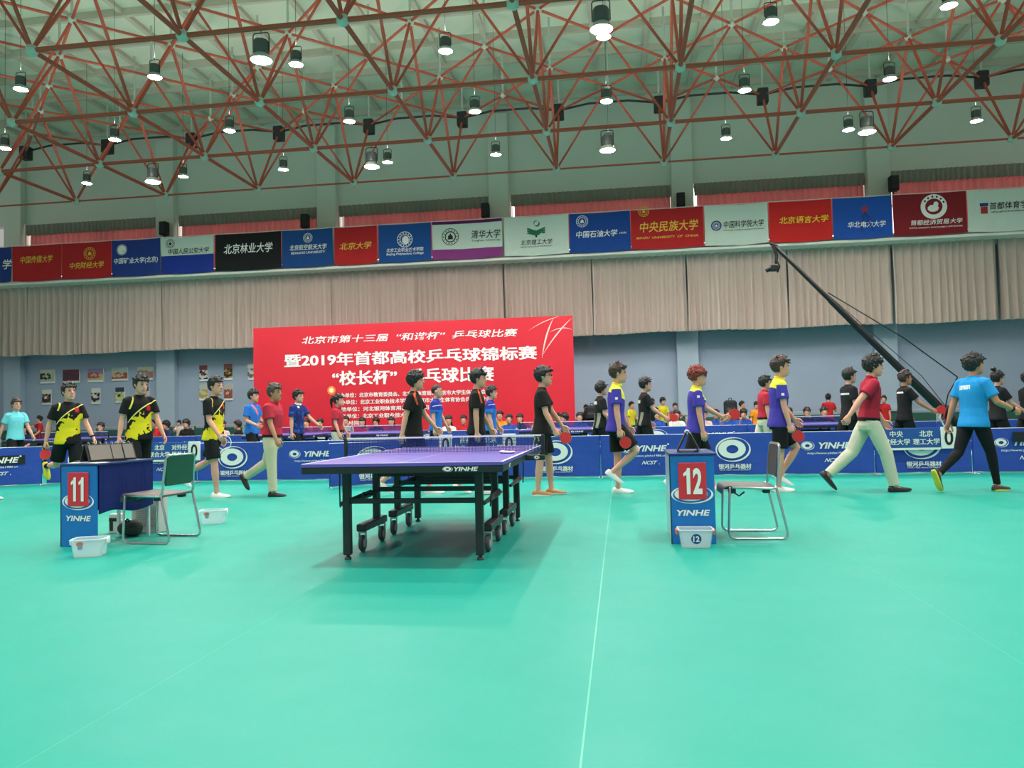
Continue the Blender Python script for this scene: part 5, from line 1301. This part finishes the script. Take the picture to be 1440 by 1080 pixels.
person('walker almost wholly cut off by the left edge, only a white shoe tip showing', -9.66, 10.45, 0, 1.72, 'short', shirt=BY, bottom=SHB, shoe_m=W, sock_m=SOCKW, legs=((24, 6, 0), (-20, 40, -40)), arms=((-24, 6, 8, 0), (-20, 6, 8, 0)), voxel=.012)

# walkers behind the barriers
def back(label, x, y=15.0, **k):
    k.setdefault('legs', ((14, 6, 0), (-16, 34, -38))); k.setdefault('bottom', SHB); k.setdefault('shoe_m', W); k.setdefault('voxel', .010)
    return person(label, x, y, **k)
back('young man in pale aqua tee beyond the barriers at the far left edge', -12.93, h=1.68, yaw=-24, hair='short', hair_m=HAIR_BROWN, shirt=AQUA, arms=((-14, 14, 6, 0), (20, 10, 16, 0)))
back('man in bright blue tee with a forearm raised, left of the red backdrop edge', -7.52, h=1.73, yaw=-8, hair='short', shirt=BLUE_T, arms=((0, 8, 70, 0), (10, 8, 60, 0)))
back('man in navy patterned polo reaching forward, before the left part of the red backdrop', -6.55, h=1.69, yaw=-12, hair='short', shirt=NAVC, arms=((2, 8, 6, 0), (36, 12, 16, 0)), collar=SOCKW)
back('woman with ponytail in red polo, before the first small lines of the backdrop', -5.70, h=1.58, hair='short', tail='pony', shirt=REDP, bottom=PALE, long=True, arms=((6, 6, 18, 0), (8, 6, 20, 0)), collar=REDP, tucked=True)
back('man in shaded blue tee walking between the two orange-lined black shirts', -3.65, h=1.72, hair='crop', shirt=BGR, arms=((0, 6, 8, 0), (14, 8, 14, 0)))
back('man in shaded blue tee right behind the second orange-lined black shirt', -2.55, h=1.66, hair='short', shirt=BGR, arms=((4, 6, 14, 0), (10, 8, 16, 0)))
back('man in panelled black shirt half hidden by the violet polo left of table 12', -.40, h=1.68, yaw=18, hair='mop', shirt=BPK, arms=((8, 8, 40, 0), (10, 8, 20, 0)))
pb = back('man in panelled black shirt reaching a bat forward, left of the red-haired player', .44, h=1.74, yaw=10, hair='short', shirt=BPK, arms=((30, 8, 24, 0), (10, 8, 20, 0)), curl=(60, 30))
paddle('red bat held forward by the black shirt beyond the barrier, left of table 12', pb, 0, 50, face=(0, -1, .1))
back('man in red polo and pale trousers beyond the barrier, half hidden by the violet polo', 2.66, h=1.71, yaw=8, hair='short', shirt=REDP, bottom=PALE, long=True, arms=((0, 6, 10, 0), (10, 8, 16, 0)), collar=REDP, tucked=True)
pc = back('man in plain black tee beyond the barrier, half hidden by the dark red polo', 4.17, h=1.80, yaw=14, hair='short', shirt=BLK_L, arms=((4, 7, 8, 0), (14, 8, 14, 0)), curl=(60, 30))
pd = back('man in plain black tee reaching a red bat forward, right of the dark red polo', 5.14, h=1.73, yaw=4, hair='short', hair_m=HAIR_BROWN, shirt=BLK_L, arms=((38, 8, 20, 0), (10, 8, 20, 0)), skin=SKIN_TAN, curl=(60, 30))
paddle('red bat held forward by the black tee right of the dark red polo', pd, 0, 50, face=(0, -1, .1), back=True)
back('person in black tee with topknot right of the cyan tee', 6.72, h=1.68, yaw=12, hair='short', tail='bun', shirt=BLK_L, arms=((30, 10, 28, 0), (10, 8, 30, 0)))
back('person in black tee and black cap cut by the right edge of the picture', 7.42, y=15.4, h=1.66, yaw=6, hair='short', shirt=BLACK_CLOTH, cap=CAPM, arms=((26, 10, 50, 0), (10, 8, 40, 0)), skin=SKIN_TAN)

# ---------------------------------------------------------------- spectators
AUD = {}
def sitter(kind):
    A = {'clap': ((28, 10, 105, 28), (28, 10, 105, 28)), 'face': ((40, 14, 125, 24), (40, 14, 125, 24)), 'rest': ((22, 10, 60, 10), (22, 10, 60, 10)), 'reach': ((75, 16, 20, 0), (20, 10, 60, 0)), 'swing': ((75, 16, 15, 0), (10, 8, 40, 0)), 'stand': ((4, 8, 20, 0), (10, 8, 60, 10)), 'phone': ((38, 12, 128, 6), (4, 8, 16, 0)), 'cross': ((20, 12, 95, 40), (20, 12, 95, 40))}
    pose, hs = kind.split('_'); st = pose in ('stand', 'phone', 'cross', 'swing')
    return dict(arms=A[pose], hair={'m': 'mop', 's': 'short', 'b': 'bob', 'p': 'short'}[hs], tail='pony' if hs == 'p' else ('long' if hs == 'b' else None), seated=False if st else .30, legs=((3, 2, 0), (-3, 2, 0)) if st else ((96, 112, 0), (96, 112, 0)), lean=2 if st else 8)
ACOL = {'red': (196, 40, 48), 'navy': (40, 54, 96), 'black': (30, 30, 33), 'blue': (44, 84, 176), 'white': (222, 220, 214), 'pink': (228, 196, 186), 'yellow': (232, 214, 56), 'orange': (236, 148, 40), 'grey': (84, 90, 100), 'plum': (150, 66, 92)}
def spectator(label, x, zt, kind, col, y=21.5, yaw=-90):
    col_m = cloth('spectator_'+col, ACOL[col])
    if kind not in AUD:
        AUD[kind] = person(label, x, y, yaw, 1.66, shirt=col_m, bottom=BLACK_CLOTH, shoe_m=W, voxel=.015, **sitter(kind)); o = AUD[kind]; o['group'] = 'spectators along the far side'
        AUD[kind]['top'] = max((k.matrix_basis @ Vector(c)).z for k in o.children for c in k.bound_box)
    else:
        o = dup(AUD[kind], (x, y, 0), R(yaw), label, 'spectators along the far side')
    for k in o.children:
        if k.name.startswith('shirt'): k.material_slots[0].link = 'OBJECT'; k.material_slots[0].material = col_m
    s = y/21.5
    zt2 = EYE+(zt-EYE)*s
    o.location = (x*s, y, 0)
    top = AUD[kind]['top']
    if kind.split('_')[0] in ('stand', 'phone', 'cross', 'swing'): q = zt2/top; o.scale = (q, q, q)
    else: o.location.z = max(0, zt2-top); 
    return o
SPC = [(-17.68, 1.40, 'swing_s', 'red', 'spectator in red twisting round with an arm out, beside the aqua tee', 22.4, -140), (-18.15, 1.05, 'rest_b', 'navy', 'small dark-haired spectator low beside the aqua tee'), (-15.58, 1.15, 'rest_s', 'grey', 'spectator in grey between the two left players in yellow'),
       (-13.73, 1.22, 'rest_s', 'red', 'spectator in red shirt above the score panel by the green chair', 20.95, -150), (-13.40, 1.17, 'rest_m', 'navy', 'spectator in navy next to the red shirt above the score panel', 21.65, -125), (-13.08, 1.16, 'phone_m', 'pink', 'spectator with raised hands left of the black tee, above the 0 card', 24.4), (-12.80, 1.20, 'rest_m', 'black', 'spectator in black tee above the 0 card by the green chair'),
       (-11.71, 1.10, 'rest_b', 'pink', 'spectator in pale pink right of the striding player in yellow', 21.65, -60), (-11.12, 1.09, 'reach_s', 'black', 'spectator in black reaching sideways, left of the bright blue tee', 20.85, -170), (-9.05, 1.10, 'face_s', 'plum', 'spectator in plum clapping high, left of the pair before the navy polo'), (-8.64, 1.09, 'clap_s', 'plum', 'spectator in plum clapping, just left of the ponytail woman'),
       (-7.86, 1.17, 'rest_s', 'white', 'spectator in white right behind the ponytail woman'), (-7.37, 1.09, 'face_b', 'red', 'spectator in red with hands up, before the small backdrop lines'), (-6.96, 1.03, 'clap_m', 'navy', 'spectator in dark shirt, second right of the ponytail woman'), (-6.5, 1.02, 'clap_b', 'plum', 'spectator in plum just left of the mop-haired black shirt'), (-6.05, 1.0, 'clap_s', 'grey', 'spectator in grey half hidden by the mop-haired black shirt'),
       (-4.83, 1.03, 'rest_b', 'white', 'long-haired spectator in white right of the first shaded blue tee'), (-4.40, 1.09, 'rest_s', 'red', 'spectator in dark red left of the second orange-lined shirt'), (-3.36, 1.22, 'face_s', 'orange', 'spectator in orange with raised arms right of the second shaded blue tee', 21.65), (-3.10, 1.10, 'clap_s', 'blue', 'spectator in blue clapping in front of the orange one', 20.95), (-2.80, .99, 'rest_b', 'navy', 'long-haired spectator in navy left of the man with glasses', 21.65),
       (-2.26, 1.08, 'face_s', 'yellow', 'spectator in yellow with raised arms, half hidden by the man with glasses', 21.65), (-1.72, .98, 'rest_s', 'blue', 'spectator in blue just right of the man with glasses', 21.65), (-1.46, 1.07, 'reach_m', 'blue', 'spectator in blue stretching an arm, right of the man with glasses', 20.9, -150), (-1.13, 1.02, 'clap_s', 'blue', 'spectator in blue clapping below the woman in black by the backdrop edge', 21.65), (-.95, 1.33, 'phone_b', 'black', 'woman in black standing at the right edge of the red backdrop', 23.6),
       (.28, 1.39, 'stand_s', 'yellow', 'person in yellow standing between the violet polo and the black panelled shirt', 24.2, -40), (.86, 1.45, 'phone_s', 'black', 'person in black raising a phone beside a yellow shirt', 24.2), (1.13, 1.48, 'stand_m', 'yellow', 'person in yellow standing right of the raised phone', 24.6, -60), (.98, 1.15, 'rest_m', 'blue', 'seated spectator in blue under the yellow and black standing pair'), (1.47, 1.32, 'cross_s', 'plum', 'person with pale hair and plum top left of the red-haired player', 23.8), (1.50, .97, 'face_s', 'white', 'seated spectator in white left of the red-haired player'),
       (2.22, 1.03, 'rest_s', 'pink', 'spectator in pale top just right of the red-haired player'), (2.54, 1.02, 'rest_s', 'blue', 'spectator in blue, second right of the red-haired player'), (2.88, 1.05, 'face_s', 'blue', 'spectator in blue with both hands at the face, under the bending yellow shirt'), (3.26, 1.0, 'clap_m', 'blue', 'spectator in blue left of the red polo and pale trousers'), (3.22, 1.33, 'stand_s', 'yellow', 'person in yellow bending over beside a black backpack', 24.0, -20), (3.62, 1.30, 'stand_m', 'orange', 'person in orange left of the half hidden red polo', 22.8),
       (4.44, .93, 'clap_b', 'black', 'dark-haired spectator in black at the right shoulder of the violet polo behind the chair'), (4.90, .95, 'clap_p', 'black', 'spectator in black looking up, left of the one before the red shirt'), (5.33, 1.0, 'rest_s', 'black', 'spectator in black seated in front of the standing red shirt'), (5.47, 1.47, 'cross_s', 'red', 'person in red standing alone by the far wall, arms folded', 24.8, 60), (6.88, 1.38, 'phone_p', 'red', 'woman in red holding a phone to her ear by the far wall', 24.8, -120)]
for n_, s in enumerate(SPC):
    if len(s) == 5: s = s+((20.95, 21.65)[n_ % 2],)
    o = spectator(s[4], s[0], s[1], s[2], s[3], *(s[5:]))
# low benches that carry the seated ones
BENCH = M('bench_green', (40, 84, 74), .6)
for k, (a, b) in enumerate(((-18.2, -14.4), (-14.2, -10.6), (-9.7, -5.7), (-5.3, -.7), (.5, 3.9), (4.1, 6.2))):
    for n_, yb in enumerate((20.99, 21.69)):
        t = thing('spectator_bench', 'low green bench, %s of the two rows, %s from the left' % (('front', 'rear')[n_], ORD[k]), 'bench', ((a+b)/2, yb, 0), 0, 'low benches behind the far barriers')
        L_ = (b-a)/2; mb = MB(); box(mb, -L_, L_, -.10, .14, .09, .13, 0, .01); obj('seat', mb, BENCH, t)
        for s in (-L_+.2, 0, L_-.2): mb = MB(); box(mb, s-.03, s+.03, -.08, .10, 0, .09); obj('leg', mb, DARK, t)
# backpacks on stands behind
for x, y, z, lb in ((-.83, 22.6, .86, 'black backpack piled left of the black panelled shirt'), (3.2, 23.4, .92, 'black backpack beside the bending yellow shirt')):
    t = thing('backpack', lb, 'bag', (x, y, z), 0, 'black backpacks'); mb = MB(); box(mb, -.19, .19, -.11, .11, 0, .44, 0, .06); box(mb, -.15, .15, -.16, -.08, .04, .22, 0, .03); obj('pack_body', remesh(mb, .015, 3), M('backpack_black', (30, 31, 36), .75), t, angle=180)
    mb = MB(); tube(mb, bezier_round([(-.04, 0, .43), (-.04, 0, .50), (.04, 0, .50), (.04, 0, .43)], .02), .010, seg=6); obj('grab_handle', mb, BLACK_CLOTH, t)
    q = thing('equipment_case', 'dark case carrying the '+lb, 'case', (x, y, 0), 0, 'equipment cases'); mb = MB(); box(mb, -.26, .26, -.2, .2, 0, z-.005, 0, .02); obj('case_body', mb, M('case_dark', (40, 42, 46), .6), q); mb = MB(); tube(mb, bezier_round([(-.07, -.2, z-.2), (-.07, -.235, z-.2), (.07, -.235, z-.2), (.07, -.2, z-.2)], .02), .01, seg=6); obj('handle', mb, DARK, q)
